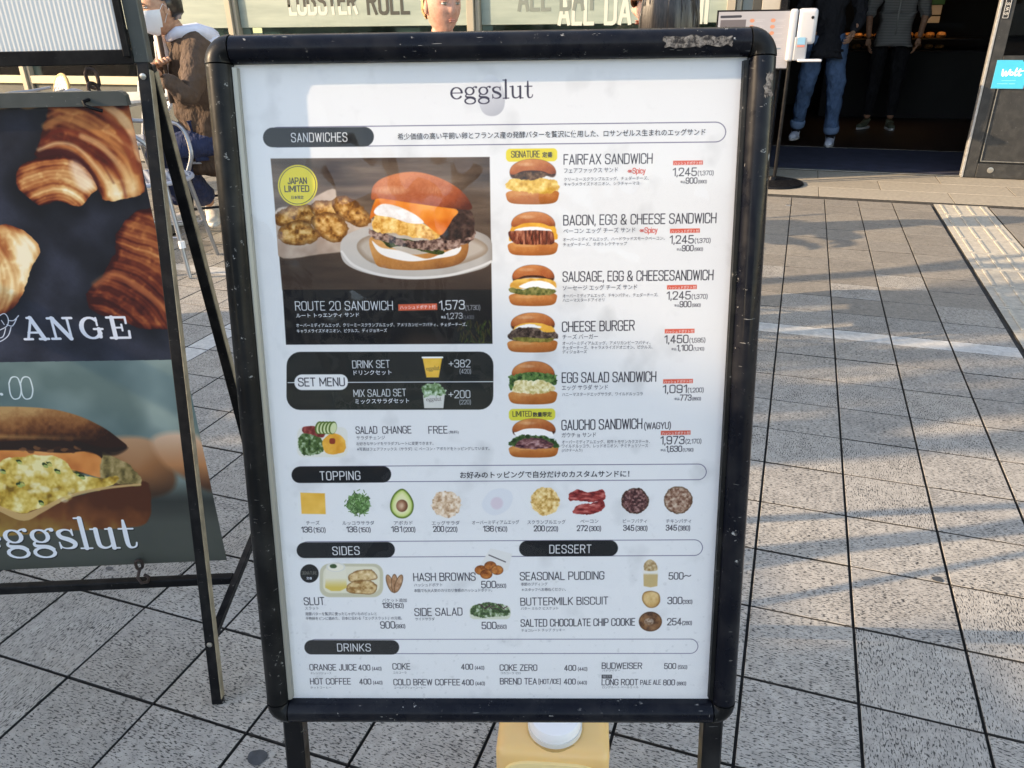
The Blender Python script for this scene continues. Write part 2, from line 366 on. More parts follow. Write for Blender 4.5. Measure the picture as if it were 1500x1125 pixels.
# ---------------------------------------------------------------- the printed menu sheet
MENU_H = homog([(343, 95), (1095, 82), (1047, 1022), (430, 1022)], [(0, 0), (420, 0), (420, 594), (0, 594)])   # survey of the sheet: photograph -> millimetres
INK = (46, 44, 52); WHITE = (226, 226, 226); DARK = (30, 31, 33)
def nz(U, V, s, seed=0, o=3): return fbm(U+900, V+900, s, seed, o)
def bun(hi, mid, lo, cx, cy, rx, ry, seed=0, gl=.5):
    def f(U, V, t):
        x = (U-cx)/rx; y = (V-cy)/ry
        l = .62-.35*y-.12*x+.35*(nz(U, V, rx*.35, seed)-.5)+.16*(nz(U, V, 3, seed+5)-.5)-.4*np.clip(x*x+y*y-.55, 0, 1)
        c = ramp(l, [(0, lo), (.5, mid), (.95, hi)])
        g = np.clip(1-((x+.25)**2/.16+(y+.35)**2/.05), 0, 1)*gl
        return mixc(c, (250, 225, 190), g*(.4+.6*nz(U*2, V*.6, 6, seed)))
    return f
def mott(cols, s, seed=0, edge=0, ec=(60, 40, 20), aniso=(1, 1), con=1.6):
    n = len(cols)
    def f(U, V, t):
        k = .5+(nz(U*aniso[0], V*aniso[1], s, seed)-.5)*con
        c = ramp(k, [(i/(n-1), cols[i]) for i in range(n)])
        if edge: c = mixc(ec, c, np.clip(t/edge, 0, 1)*.7+.3)
        return c
    return f
BUNP = ((214, 140, 84), (176, 92, 48), (104, 48, 26))
EGGC = [(196, 140, 50), (228, 182, 84), (246, 220, 140)]
def sandwich(C, x0, y0, x1, y1, kind, seed):
    w = x1-x0; h = y1-y0; cx = (x0+x1)/2
    P = lambda l: [(x0+a*w, y0+b*h) for a, b in l]
    C.blob(P([(.04, .72), (.0, .86), (.08, .97), (.3, 1.0), (.7, 1.0), (.93, .96), (1.0, .84), (.96, .7), (.5, .66)]), bun(*((224, 158, 92), (184, 104, 50), (150, 84, 34)), cx, y0+h*.84, w*.55, h*.17, seed, .25))
    lay = {
     'fairfax': [([(.0, .6), (.06, .44), (.3, .4), (.7, .42), (.97, .5), (1., .66), (.85, .76), (.6, .78), (.35, .74), (.1, .72)], mott(EGGC, 7, 1), 3),
                 ([(.1, .42), (.2, .30), (.5, .28), (.85, .3), (.92, .36), (.8, .38), (.62, .42), (.45, .46), (.2, .44)], mott([(40, 26, 20), (86, 56, 36), (130, 96, 70)], 5, 2), 2)],
     'bacon': [([(.02, .66), (.1, .3), (.5, .24), (.9, .3), (1.0, .62), (.8, .6), (.5, .5), (.2, .6)], mott([(222, 150, 46), (240, 180, 70)], 9, 1), 1),
               ([(.15, .4), (.5, .34), (.85, .4), (.8, .48), (.2, .48)], (240, 238, 236), 1),
               ([(.0, .5), (.08, .44), (.3, .43), (.6, .43), (.88, .45), (.93, .6), (.88, .74), (.3, .75), (.1, .7)], mott([(60, 26, 18), (134, 62, 40), (200, 130, 100)], 5, 3, aniso=(2.2, .5)), 1)],
     'sausage': [([(.02, .56), (.1, .38), (.45, .32), (.9, .36), (1.0, .56), (.8, .54), (.3, .58)], mott([(214, 150, 60), (240, 190, 96)], 8, 4), 1),
                 ([(.2, .54), (.4, .42), (.6, .38), (.85, .44), (.98, .58), (.6, .6)], (246, 244, 240), 1),
                 ([(.02, .56), (.3, .6), (.5, .54), (.8, .58), (.98, .6), (.95, .7), (.6, .74), (.2, .72), (.02, .66)], mott([(70, 76, 30), (112, 112, 56), (150, 140, 80)], 4, 5), 1.5)],
     'cheese': [([(.1, .44), (.2, .28), (.5, .24), (.85, .3), (.96, .5), (.85, .56), (.6, .42), (.3, .42), (.1, .62), (.04, .6)], mott([(230, 160, 60), (246, 190, 86)], 9, 6), 1),
                ([(.14, .4), (.3, .3), (.5, .29), (.68, .36), (.5, .42), (.2, .44)], (244, 242, 240), 1),
                ([(.0, .62), (.12, .42), (.35, .37), (.6, .38), (.74, .5), (.98, .5), (1., .64), (.8, .68), (.2, .7)], mott([(40, 30, 28), (84, 66, 58), (128, 108, 96)], 4, 7), 1.5),
                ([(.1, .64), (.4, .62), (.7, .65), (.95, .64), (.8, .74), (.3, .73)], mott([(90, 84, 34), (150, 140, 70)], 4, 8), 1)],
     'salad': [([(.0, .5), (.06, .3), (.4, .22), (.9, .26), (1.02, .46), (.95, .56), (.6, .5), (.2, .56), (.04, .66)], mott([(28, 52, 26), (62, 98, 48), (118, 150, 86)], 5, 9), 4),
               ([(.08, .66), (.14, .46), (.4, .42), (.7, .44), (.93, .56), (.9, .7), (.5, .76), (.12, .72)], mott([(190, 168, 100), (228, 212, 160), (246, 238, 208)], 3.5, 10), 2)],
     'gaucho': [([(.1, .36), (.3, .24), (.6, .22), (.86, .34), (.9, .46), (.6, .44), (.2, .46)], (246, 242, 238), 1),
                ([(.0, .68), (.1, .5), (.4, .42), (.75, .44), (.98, .6), (1.04, .72), (.8, .74), (.3, .72)], mott([(24, 44, 24), (54, 84, 44), (96, 124, 70)], 4, 11), 4),
                ([(.14, .66), (.3, .52), (.6, .5), (.9, .64), (.8, .76), (.2, .76)], mott([(54, 28, 40), (120, 74, 74), (190, 150, 150)], 4, 12, aniso=(.6, 1.6)), 1.5)]}[kind]
    top = bun(*BUNP, cx, y0+h*.2, w*.5, h*.24, seed, .45)
    C.blob(P([(.06, .3), (.12, .14), (.3, .03), (.52, .0), (.74, .04), (.9, .16), (.95, .32), (.88, .40), (.7, .33), (.5, .31), (.3, .33), (.12, .42)]), (70, 36, 22), soft=2)
    for pts, col, wb in lay: C.blob(P(pts), col, wob=wb, ws=5, seed=seed, soft=1.3)
    if kind == 'bacon':
        for k in (.36, .5, .64, .78): C.line(P([(k, .45), (k-.01, .6), (k, .73)]), 2, (80, 36, 24), alpha=.8)
    C.blob(P([(.06, .28), (.12, .14), (.3, .03), (.52, .0), (.74, .04), (.9, .16), (.95, .3), (.84, .33), (.7, .27), (.5, .25), (.3, .27), (.12, .35)]), top)
    if kind == 'salad': C.blob(P([(.12, .36), (.3, .28), (.6, .27), (.9, .34), (.7, .42), (.3, .44)]), mott([(28, 52, 26), (70, 110, 54), (118, 150, 86)], 4, 19), wob=4, ws=5, soft=1.2)
def food_photo(C):
    def wood(U, V, t):
        k = .45*nz(U*.15, V, 9, 3, 4)+.55*nz(U*.25, V*.9, 26, 4, 3)
        c = ramp(k, [(.2, (56, 42, 36)), (.5, (98, 78, 64)), (.75, (132, 110, 92))])
        return mixc(c, (58, 44, 38), np.clip((V-330)/110, 0, .7))
    q = lambda l: l
    C.blob([(397, 232), (718, 229), (722, 424), (415, 425)], wood, smooth=False)
    cp = C.tp([(404, 300), (721.5, 300)]); C.clip = (int(cp[0, 0])-2, 0, int(cp[1, 0]), C.h)
    C.blob([(404, 310), (440, 300), (488, 276), (500, 296), (560, 330), (540, 360), (470, 372), (408, 374)], mott([(168, 140, 122), (206, 184, 166)], 20, 5), soft=2)
    hb = lambda s: mott([(112, 66, 26), (172, 112, 50), (214, 158, 88), (232, 190, 126)], 6, s, edge=7, ec=(84, 46, 20))
    for i, (pts) in enumerate([[(404, 316), (430, 300), (462, 302), (470, 322), (440, 330), (408, 330)], [(460, 296), (490, 294), (500, 312), (480, 322), (460, 312)], [(490, 292), (506, 286), (530, 300), (545, 322), (530, 332), (505, 322), (490, 306)],
                                [(458, 318), (480, 310), (502, 318), (512, 336), (500, 354), (480, 352), (462, 336)], [(410, 334), (440, 322), (462, 334), (470, 348), (440, 360), (412, 352)]]):
        C.blob(pts, hb(20+i), wob=2, ws=6, soft=1.3)
    def plate(U, V, t): return ramp(.5+(nz(U, V, 40, 3)-.5)*.5+(U-600)/400, [(0, (206, 198, 190)), (.6, (186, 178, 170)), (1, (130, 120, 112))])
    C.blob([(500, 366), (506, 346), (540, 332), (600, 326), (660, 330), (700, 338), (721, 352), (721, 384), (690, 398), (640, 407), (590, 408), (540, 400), (508, 386)], plate, soft=1.5)
    C.blob([(524, 362), (540, 345), (600, 336), (670, 340), (712, 356), (708, 374), (650, 392), (590, 392), (545, 384)], lambda U, V, t: mixc((150, 128, 108), (196, 184, 172), np.clip(t/8, 0, 1)*.8), soft=2)
    C.line([(502, 368), (520, 388), (560, 402), (610, 406), (660, 402), (700, 391), (721, 382)], 3.5, (222, 216, 210), smooth=True, soft=2)
    # burger
    C.blob([(545, 346), (550, 382), (565, 392), (610, 395), (660, 390), (683, 378), (686, 352), (660, 362), (600, 372)], bun((226, 172, 110), (186, 122, 64), (112, 64, 34), 600, 372, 75, 30, 31, .2))
    C.blob([(546, 352), (560, 362), (585, 366), (610, 374), (628, 378), (650, 370), (676, 360), (670, 372), (640, 378), (600, 382), (560, 372)], (236, 232, 228), soft=1.5)
    C.blob([(549, 348), (560, 352), (572, 362), (590, 360), (640, 372), (650, 366), (600, 350)], mott([(36, 46, 18), (76, 84, 34)], 4, 33), wob=1)
    C.blob([(542, 336), (560, 338), (600, 352), (660, 346), (694, 334), (694, 350), (670, 362), (640, 366), (600, 362), (560, 352), (544, 346)], mott([(38, 24, 22), (92, 64, 56), (150, 118, 104), (190, 160, 146)], 5, 34), wob=2, ws=4, soft=1.2)
    C.blob([(660, 306), (690, 308), (696, 330), (690, 346), (650, 350), (640, 330)], mott([(30, 20, 18), (62, 40, 34), (96, 70, 58)], 6, 35), wob=2)
    C.blob([(548, 320), (556, 312), (590, 320), (630, 330), (646, 342), (640, 350), (615, 348), (590, 344), (560, 340), (548, 334)], mott([(200, 132, 52), (236, 184, 100), (248, 218, 150)], 5, 36), wob=3, ws=6, soft=1.3)
    C.blob([(543, 320), (549, 296), (560, 288), (620, 290), (670, 306), (664, 320), (650, 342), (640, 340), (615, 322), (580, 314), (556, 312)], mott([(206, 92, 26), (232, 128, 44), (246, 160, 70)], 26, 37), soft=1.4)
    C.blob([(550, 306), (562, 298), (585, 302), (610, 314), (622, 326), (600, 326), (575, 318), (552, 314)], mott([(222, 212, 206), (248, 246, 244)], 8, 38), soft=1.5)
    C.blob([(545, 282), (549, 270), (562, 260), (590, 252), (618, 252), (650, 262), (676, 278), (690, 296), (690, 306), (660, 304), (600, 296), (560, 290), (546, 292)],
           lambda U, V, t: mixc(bun((218, 134, 90), (168, 82, 50), (88, 38, 26), 610, 280, 80, 34, 39, 0)(U, V, t), (246, 206, 170),
             np.clip(1-((U-575)**2/900+(V-278)**2/60), 0, 1)*.6*(.3+.7*nz(U*3, V, 5, 3))+np.clip(1-((U-640)**2/900+(V-278)**2/50), 0, 1)*.35*nz(U*3, V, 5, 6)), soft=1.3)
    C.clip = (0, 0, C.w, C.h)
    # dark caption strip with rosemary
    C.blob([(415.5, 424), (722, 423), (723.5, 502.5), (421, 504.5)], lambda U, V, t: mixc(mixc((22, 22, 26), (34, 32, 32), nz(U, V, 40, 4)), (54, 44, 40), np.clip(1-((U-625)**2/3000+(V-515)**2/1000), 0, 1)), smooth=False)
    rs = np.random.RandomState(5)
    for i in range(70):
        x = rs.uniform(676, 722); y = 480+rs.uniform(-14, 22); C.line([(x, y), (min(x+rs.uniform(-7, 7), 721), min(y+rs.uniform(6, 12), 501))], .8, (54+rs.randint(40), 66+rs.randint(30), 34), alpha=.8)
    C.ell(437, 271, 29, 30, (228, 208, 58)); a = np.linspace(0, 2*math.pi, 40)
    C.line([(437+26.5*math.cos(t), 271+27.5*math.sin(t)) for t in a], .7, INK)
    C.text('JAPAN', (423, 269), (450, 268.5), 8.4, INK, .13); C.text('LIMITED', (418.5, 280.5), (453.5, 280), 8.4, INK, .13)
    C.text('ROUTE 20 SANDWICH', (435, 454), (577, 453), 12.5, (224, 228, 232), .085); C.text('1,573', (646, 452.5), (682, 451.5), 12.5, (224, 228, 232), .1)
    C.text('(1,730)', (684, 453), (705, 452.5), 6.5, (170, 172, 178), .1); C.text('1,273', (656, 466), (679, 465.5), 8, (200, 204, 208), .11); C.text('(1,400)', (681, 466), (696, 465.7), 4.5, (120, 122, 128), .12)
    C.blob([(585, 445), (642, 443.5), (642.5, 453), (585.5, 454.5)], (222, 100, 70), smooth=False)
def rrect(x0, y0, x1, y1, r, dy=0):
    """rounded box, dy = rise of the right end"""
    o = []
    for cx, cy, a in ((x1-r, y0+r, -90), (x1-r, y1-r, 0), (x0+r, y1-r, 90), (x0+r, y0+r, 180)):
        for k in range(7):
            t = math.radians(a+k*15); x = cx+r*math.cos(t); o.append((x, cy+r*math.sin(t)+dy*(x-x0)/(x1-x0)))
    return o
def outline(C, x0, y0, x1, y1, r, dy, w=1.1):
    p = rrect(x0, y0, x1, y1, r, dy); C.line(p+[p[0]], w, (96, 92, 116))
def price(C, x, y, a, b, s, c, so):
    """tag, price and single price"""
    t = 22-(y-256)/393*2.6; C.blob([(x, y-t), (x+43.5, y-t-.7), (x+43.5, y-t+5.4), (x, y-t+6.2)], (218, 92, 72), smooth=False)
    C.text(a, (x, y), (x+34, y-.7), 11, INK, .1); C.text(b, (x+36.5, y-1), (x+59, y-1.6), 6, INK, .1)
    w = 16 if len(s) < 4 else 22.5; C.text(s, (x+so, y+11), (x+so+w, y+10.7), 8, INK, .11); C.text(c, (x+so+w+2, y+10.5), (x+so+w+(14 if len(s) < 4 else 17), y+10.3), 4, INK, .12)
def make_menu():
    k = 3.2
    C = Canvas(int(420*k), int(594*k), np.diag([k, k, 1]) @ MENU_H, WHITE)
    # grime and faint creases of the sheet
    Y, X = np.mgrid[0:C.h, 0:C.w].astype(np.float32)
    g = np.clip((fbm(X, Y, 90, 3, 4)-.62)*3, 0, 1)*.10+np.clip((fbm(X, Y, 14, 8, 3)-.74)*4, 0, 1)*.12*np.clip((Y/C.h-.55)*3, 0.15, 1)
    C.a *= (1-g)[..., None]
    # header
    egg = [(701, 140), (704, 122), (712, 110), (719, 108), (727, 112), (736, 126), (740, 142), (738, 158), (730, 167), (719, 169), (709, 165), (703, 154)]
    C.blob(egg, lambda U, V, t: mixc((222, 222, 224), (178, 178, 184), (V-108)/62+(U-720)/120))
    C.serif('eggslut', (660, 145), (781, 142.5), 18, (50, 42, 56), 1.2)
    C.blob([(386, 201.5)]+rrect(386, 187, 548, 215, 14, -1.5), DARK, smooth=False); outline(C, 392, 186.5, 1064, 215.5, 15, -9.5)
    C.blob(rrect(386, 187, 548, 215.5, 14, -1.5), DARK, smooth=False)
    C.text('SANDWICHES', (428, 207.5), (509, 206.5), 12.5, (226, 226, 228), .095, .22)
    food_photo(C)
    # sandwiches
    C.blob(rrect(742, 217, 817, 236, 6, -1), (226, 206, 60), smooth=False); C.text('SIGNATURE', (750, 229.5), (791, 229), 9, INK, .09)
    S = [('fairfax', 743, 232, 819, 298, 'FAIRFAX SANDWICH', (827, 239.5), (956, 237.5), (987, 256), '1,245', '(1,370)', '900', '(990)'),
         ('bacon', 746, 309, 818, 373, 'BACON, EGG & CHEESE SANDWICH', (827, 328.5), (1050, 324.5), (983, 355), '1,245', '(1,370)', '900', '(990)'),
         ('sausage', 748, 387, 817, 447, 'SAUSAGE, EGG & CHEESESANDWICH', (826.5, 411), (1046, 408), (979, 437), '1,245', '(1,370)', '900', '(990)'),
         ('cheese', 746, 457, 818, 515, 'CHEESE BURGER', (826, 484.5), (931, 482), (976, 501), '1,450', '(1,595)', '1,100', '(1,210)'),
         ('salad', 748, 528, 818, 591, 'EGG SALAD SANDWICH', (826, 559), (963, 557), (974, 574), '1,091', '(1,200)', '773', '(850)'),
         ('gaucho', 749, 612, 820, 669, 'GAUCHO SANDWICH', (826, 628.5), (943, 626), (971, 649), '1,973', '(2,170)', '1,630', '(1,790)')]
    C.blob(rrect(748, 598, 816, 615, 6, -1), (214, 206, 74), smooth=False); C.text('LIMITED', (754, 609), (781, 608.6), 7.5, INK, .09)
    for i, (kd, x0, y0, x1, y1, nm, a, b, pp, p1, p2, p3, p4) in enumerate(S):
        sandwich(C, x0, y0, x1, y1, kd, 40+i)
        C.text(nm, a, b, 14, INK, .085); price(C, pp[0], pp[1], p1, p2, p3, p4, (19, 18, 19, 18, 25, 8)[i])
    C.text('(WAGYU)', (947, 627), (985, 626), 9, INK, .1)
    C.text('Spicy', (928, 252.5), (946, 252.2), 7.5, (206, 70, 60), .12); C.text('Spicy', (946, 339.5), (964, 339.2), 7.5, (206, 70, 60), .12)
    # set menu box
    p = rrect(422, 515, 725, 600, 20, -1)
    C.blob(p, lambda U, V, t: mixc((34, 36, 36), (52, 54, 48), nz(U*.5, V*2, 30, 6)*np.clip((V-545)/30, 0, 1)), smooth=False)
    C.line([(424, 560), (724.5, 558)], 1.2, (224, 228, 232)); C.blob(rrect(433.5, 548, 512, 571, 11, -.5), WHITE, smooth=False)
    C.text('SET MENU', (440, 565), (507, 564.4), 11.5, INK, .1)
    C.text('DRINK SET', (519, 538.5), (573, 537.5), 10.5, (222, 226, 230), .09); C.text('MIX SALAD SET', (521, 580.5), (597, 579), 10, (222, 226, 230), .09)
    for y, s, t in ((537, '+382', '(420)'), (582, '+200', '(220)')):
        C.text(s, (660, y), (691, y-.5), 10.5, (222, 226, 230), .09); C.text(t, (676, y+9), (692, y+8.8), 6, (190, 194, 200), .1)
    C.blob([(621, 523), (650, 523), (645, 552), (627, 552)], mott([(218, 160, 52), (242, 194, 84)], 20, 3), smooth=False, soft=1.2); C.line([(621, 522.8), (650.3, 522.6)], 2.6, (236, 236, 238)); C.serif('eggslut', (627, 542), (646, 541), 4, (60, 50, 50), .8)
    C.blob([(622, 578), (654, 576), (652, 597), (624, 597)], (206, 206, 200), smooth=False); C.blob([(620, 568), (630, 561), (645, 562), (656, 572), (650, 579), (635, 578), (624, 581)], mott([(60, 92, 48), (130, 160, 120), (210, 224, 210)], 4, 6), wob=3, ws=4)
    C.serif('eggslut', (627, 587), (649, 586), 4, (60, 50, 50), .8)
    # salad change
    C.blob(rrect(438, 625, 512, 669, 10, 0), (222, 220, 210), smooth=False, soft=1.5)
    C.blob([(440, 640), (455, 630), (472, 640), (478, 655), (470, 664), (448, 666), (440, 655)], mott([(36, 60, 30), (76, 104, 56), (170, 190, 160)], 4, 7), wob=2, ws=4)
    C.blob([(475, 645), (490, 634), (505, 640), (509, 655), (500, 664), (480, 662)], mott([(222, 150, 50), (244, 186, 84)], 10, 8), wob=1.5)
    C.blob([(447, 626), (462, 624), (478, 632), (475, 641), (460, 636), (447, 634)], mott([(110, 40, 40), (170, 80, 74)], 4, 9), wob=1.5)
    for i in range(5): C.ell(470+i*5, 626, 6, 9.5, (86, 110, 48), .2); C.ell(471+i*5, 626.5, 4.6, 8, (206, 214, 168), .2)
    C.blob([(486, 642), (493, 642), (493, 649), (486, 649)], (150, 60, 40))
    C.text('SALAD', (524.5, 634.5), (555, 634), 10, INK, .09); C.text('CHANGE', (563.5, 634.2), (605, 633.5), 10, INK, .09); C.text('FREE', (631, 634), (658, 633.5), 10, INK, .09)
    # topping band
    outline(C, 432, 683, 1038, 706, 12, -5); C.blob(rrect(430, 683, 576, 707, 12, -1), DARK, smooth=False); C.text('TOPPING', (472.5, 702.5), (530.5, 701.8), 12, (226, 226, 228), .1, .22)
    C.blob([(443, 721), (479, 722), (480.5, 752.5), (445, 752)], mott([(226, 166, 62), (242, 190, 92)], 20, 11), smooth=False, soft=1.2)
    rs = np.random.RandomState(3)
    C.ell(528, 737, 17, 15, mott([(70, 110, 56), (150, 180, 130)], 3, 12), wob=4, ws=4)
    for i in range(120):
        a = rs.uniform(0, 6.28); r = rs.uniform(0, 20); x, y = 528+r*math.cos(a), 737+r*math.sin(a)*.95; b = rs.uniform(0, 6.28); g = rs.uniform(.5, 1.3)
        C.line([(x, y), (x+4*math.cos(b), y+4*math.sin(b))], 1.1, (80*g, 118*g, 62*g))
    C.blob([(592, 715), (602, 722), (609, 736), (607, 750), (597, 758), (585, 757), (576, 748), (575, 735), (581, 722)], lambda U, V, t: ramp(t/9, [(0, (66, 80, 30)), (.22, (120, 150, 60)), (.45, (206, 216, 140)), (1, (226, 224, 176))]))
    C.ell(592, 740, 8.5, 9, lambda U, V, t: ramp(t/8+(592-U)/30, [(0, (120, 76, 56)), (.5, (170, 122, 96)), (1, (214, 178, 150))]))
    C.ell(657, 737.5, 22, 19.5, mott([(170, 128, 96), (222, 192, 162), (244, 230, 214)], 4, 13), wob=3, ws=4)
    C.blob([(713, 728), (722, 718), (738, 714), (752, 720), (754, 732), (746, 746), (728, 754), (714, 748), (709, 738)], (216, 218, 222), soft=2); C.ell(731, 736, 9, 9, (212, 198, 206), soft=3)
    C.ell(802, 733, 21, 20.5, mott([(176, 128, 60), (228, 188, 120), (248, 226, 176)], 4, 14), wob=2.5, ws=4)
    for pts in ([(836, 724), (848, 716), (866, 720), (886, 716), (889, 730), (870, 734), (852, 732), (838, 732)], [(842, 748), (852, 738), (870, 736), (886, 732), (888, 744), (872, 752), (850, 752)]): C.blob(pts, mott([(96, 24, 26), (164, 62, 58), (214, 130, 120)], 5, 15, aniso=(.6, 1.5)), wob=2, ws=5)
    C.ell(933.5, 732, 20, 19, mott([(50, 26, 28), (104, 66, 64), (176, 136, 130)], 2.6, 16, edge=3), wob=1.5, ws=4); C.ell(997, 731, 21, 20, mott([(104, 66, 50), (160, 124, 104), (206, 186, 166)], 3.4, 17, edge=3), wob=1.5, ws=4)
    for x0, a, b in ((445.5, '136', '(150)'), (511.5, '136', '(150)'), (577, '181', '(200)'), (638.5, '200', '(220)'), (711.5, '136', '(150)'), (786, '200', '(220)'), (849, '272', '(300)'), (917, '345', '(380)'), (979.5, '345', '(380)')):
        y = 779-(x0-445)*.007; C.text(a, (x0, y), (x0+15, y-.1), 7.5, INK, .12); C.text(b, (x0+18, y), (x0+34.5, y-.2), 6.3, INK, .11)
    # sides / dessert band
    outline(C, 442, 793, 1033, 816, 12, -4); C.blob(rrect(438, 794, 582, 817, 11.5, -1), DARK, smooth=False); C.blob(rrect(764, 791, 909, 814, 11.5, -1), DARK, smooth=False)
    C.text('SIDES', (491.5, 812), (530, 811.4), 11.5, (226, 226, 228), .1, .22); C.text('DESSERT', (809, 809), (869.5, 808.4), 11.5, (226, 226, 228), .1, .22)
    C.ell(457, 839.5, 13.5, 13.5, (32, 32, 32)); C.text('SIGNATURE', (446, 841), (468, 840.8), 4.5, (120, 118, 108), .1)
    C.blob(rrect(472, 825, 565, 874, 14, 0), (196, 190, 164), smooth=False, soft=1.4); C.blob(rrect(477, 829, 560, 868, 11, 0), (222, 216, 194), smooth=False, soft=1.6)
    for pts in ([(514, 842), (530, 834), (548, 834), (556, 846), (540, 850), (518, 852)], [(512, 858), (522, 850), (545, 850), (556, 858), (550, 869), (525, 869), (512, 866)]): C.blob(pts, mott([(150, 106, 56), (208, 174, 122), (234, 210, 168)], 5, 18, edge=3, ec=(110, 70, 34)), wob=1.5)
    C.blob([(481, 832), (510, 832), (512, 860), (502, 865), (489, 865), (480, 860)], lambda U, V, t: mixc((226, 220, 200), (214, 186, 92), (V-846)/14), smooth=False, soft=1.5); C.ell(495.5, 830, 14, 7, (214, 212, 204)); C.ell(495.5, 830.5, 11.5, 5.4, (232, 226, 208)); C.ell(492, 829, 5, 3, (60, 84, 50), wob=1.5)
    for i, a in enumerate((-.35, 0, .35)): C.ell(581+i*6-5.5, 854, 5, 14, mott([(160, 110, 76), (216, 176, 140)], 5, 19, edge=2), a)
    C.blob([(706, 828), (722, 802), (754, 810), (748, 834), (735, 838)], (222, 220, 216), smooth=False, soft=1.2); C.line([(720, 812), (744, 822)], 2, (70, 64, 66), alpha=.8)
    for x, y in ((708, 834), (722, 828), (716, 840), (732, 834)): C.ell(x, y, 9, 7, mott([(120, 60, 24), (184, 106, 48), (216, 150, 84)], 5, 20+x, edge=2, ec=(90, 44, 20)))
    C.blob(rrect(692, 886, 752, 906, 7, 0), (208, 210, 190), smooth=False, soft=1.4); C.blob([(694, 890), (710, 882), (735, 883), (750, 890), (748, 900), (720, 903), (697, 901)], mott([(38, 54, 34), (84, 110, 66), (196, 206, 186)], 3.4, 22), wob=2.5, ws=4)
    for i in range(9): C.line([(706+i*4.5, 884+(i % 3)*3), (711+i*4.5, 887+(i % 2)*4)], 1.4, (74, 30, 54))
    C.text('SLUT', (450, 885.5), (479, 885), 10.5, INK, .095); C.text('136', (564.5, 889.5), (578, 889.3), 7, INK, .12); C.text('(150)', (580, 889.5), (595, 889.2), 6, INK, .11)
    C.text('HASH BROWNS', (610, 850), (700, 849), 11, INK, .09); C.text('SIDE SALAD', (612, 901), (681, 900), 10.5, INK, .09)
    for x, y, a, b in ((709.5, 860, '500', '(550)'), (562, 919.5, '900', '(990)'), (710.5, 920, '500', '(550)'), (984, 847, '500', ''), (982.5, 883, '300', '(330)'), (982, 914, '254', '(280)')):
        C.text(a, (x, y), (x+20.5, y-.3), 9.5, INK, .1)
        if b: C.text(b, (x+22, y-.3), (x+35.5, y-.6), 5, INK, .11)
    C.text('~', (1006, 847), (1016, 846.6), 9.5, INK, .1)
    C.text('SEASONAL PUDDING', (766, 848.5), (888.5, 847), 11, INK, .09); C.text('BUTTERMILK BISCUIT', (767, 885.5), (894.5, 883.5), 10.5, INK, .09); C.text('SALTED CHOCOLATE CHIP COOKIE', (767.5, 916.5), (934, 914.5), 10, INK, .095)
    C.blob([(946, 830), (968, 830), (967, 857), (957, 859), (947, 857)], lambda U, V, t: mixc((226, 222, 212), (198, 172, 122), (V-838)/3), smooth=False, soft=1.3); C.blob([(948, 833), (949, 823), (956, 818), (964, 822), (967, 833), (957, 835)], mott([(150, 116, 74), (224, 204, 166)], 3, 23), wob=1.5)
    C.blob([(945, 878), (947, 867), (958, 864), (969, 868), (971, 880), (964, 888), (953, 888)], mott([(160, 116, 62), (206, 164, 104), (226, 194, 140)], 9, 24, edge=3, ec=(120, 78, 40))); C.ell(957, 909, 17, 14.5, mott([(78, 48, 28), (130, 88, 56), (160, 116, 78)], 8, 25, edge=3, ec=(60, 34, 18))); C.ell(955, 909, 7, 5, mott([(100, 66, 44), (206, 190, 174)], 2, 26), soft=2, alpha=.8)
    # drinks
    outline(C, 455, 936, 1027, 957, 11, -1.5); C.blob(rrect(450, 937, 589, 958, 10.5, 0), (38, 38, 37), smooth=False); C.text('DRINKS', (499, 953), (547, 953), 10.5, (226, 226, 228), .1, .22)
    for nm, x0, x1, y, px in (('ORANGE JUICE', 458.5, 526.5, 981, 530), ('COKE', 580, 605, 979.5, 680.5), ('COKE ZERO', 737, 791, 981, 831.5), ('BUDWEISER', 886.5, 944.5, 978, 978), ('HOT COFFEE', 459.5, 518, 1001.5, 531.5), ('COLD BREW COFFEE', 581.5, 678, 1002.5, 681.5), ('BREND TEA', 737.5, 790.5, 1001, 831), ('LONG ROOT', 886.5, 939, 1002, 976.5)):
        C.text(nm, (x0, y), (x1, y), 8.3, INK, .1); C.text('500' if nm[0] == 'B' and nm[1] == 'U' else '800' if nm[0] == 'L' else '400', (px, y), (px+16.5, y-.2), 7.5, INK, .11); C.text({'B': '(550)', 'L': '(880)'}.get(nm[0] if nm != 'BREND TEA' else '', '(440)'), (px+20, y), (px+33, y-.1), 4.5, INK, .11)
    C.text('[HOT/ICE]', (794, 1000.5), (825.5, 1000), 6.5, INK, .1); C.text('PALE ALE', (943, 1001.5), (972.5, 1001), 6.5, INK, .1); C.blob([(886, 987), (901, 987), (901, 992.5), (886, 992.5)], DARK, smooth=False); C.text('BEER', (888, 991.5), (899, 991.5), 3.5, (200, 200, 205), .12)
    return C
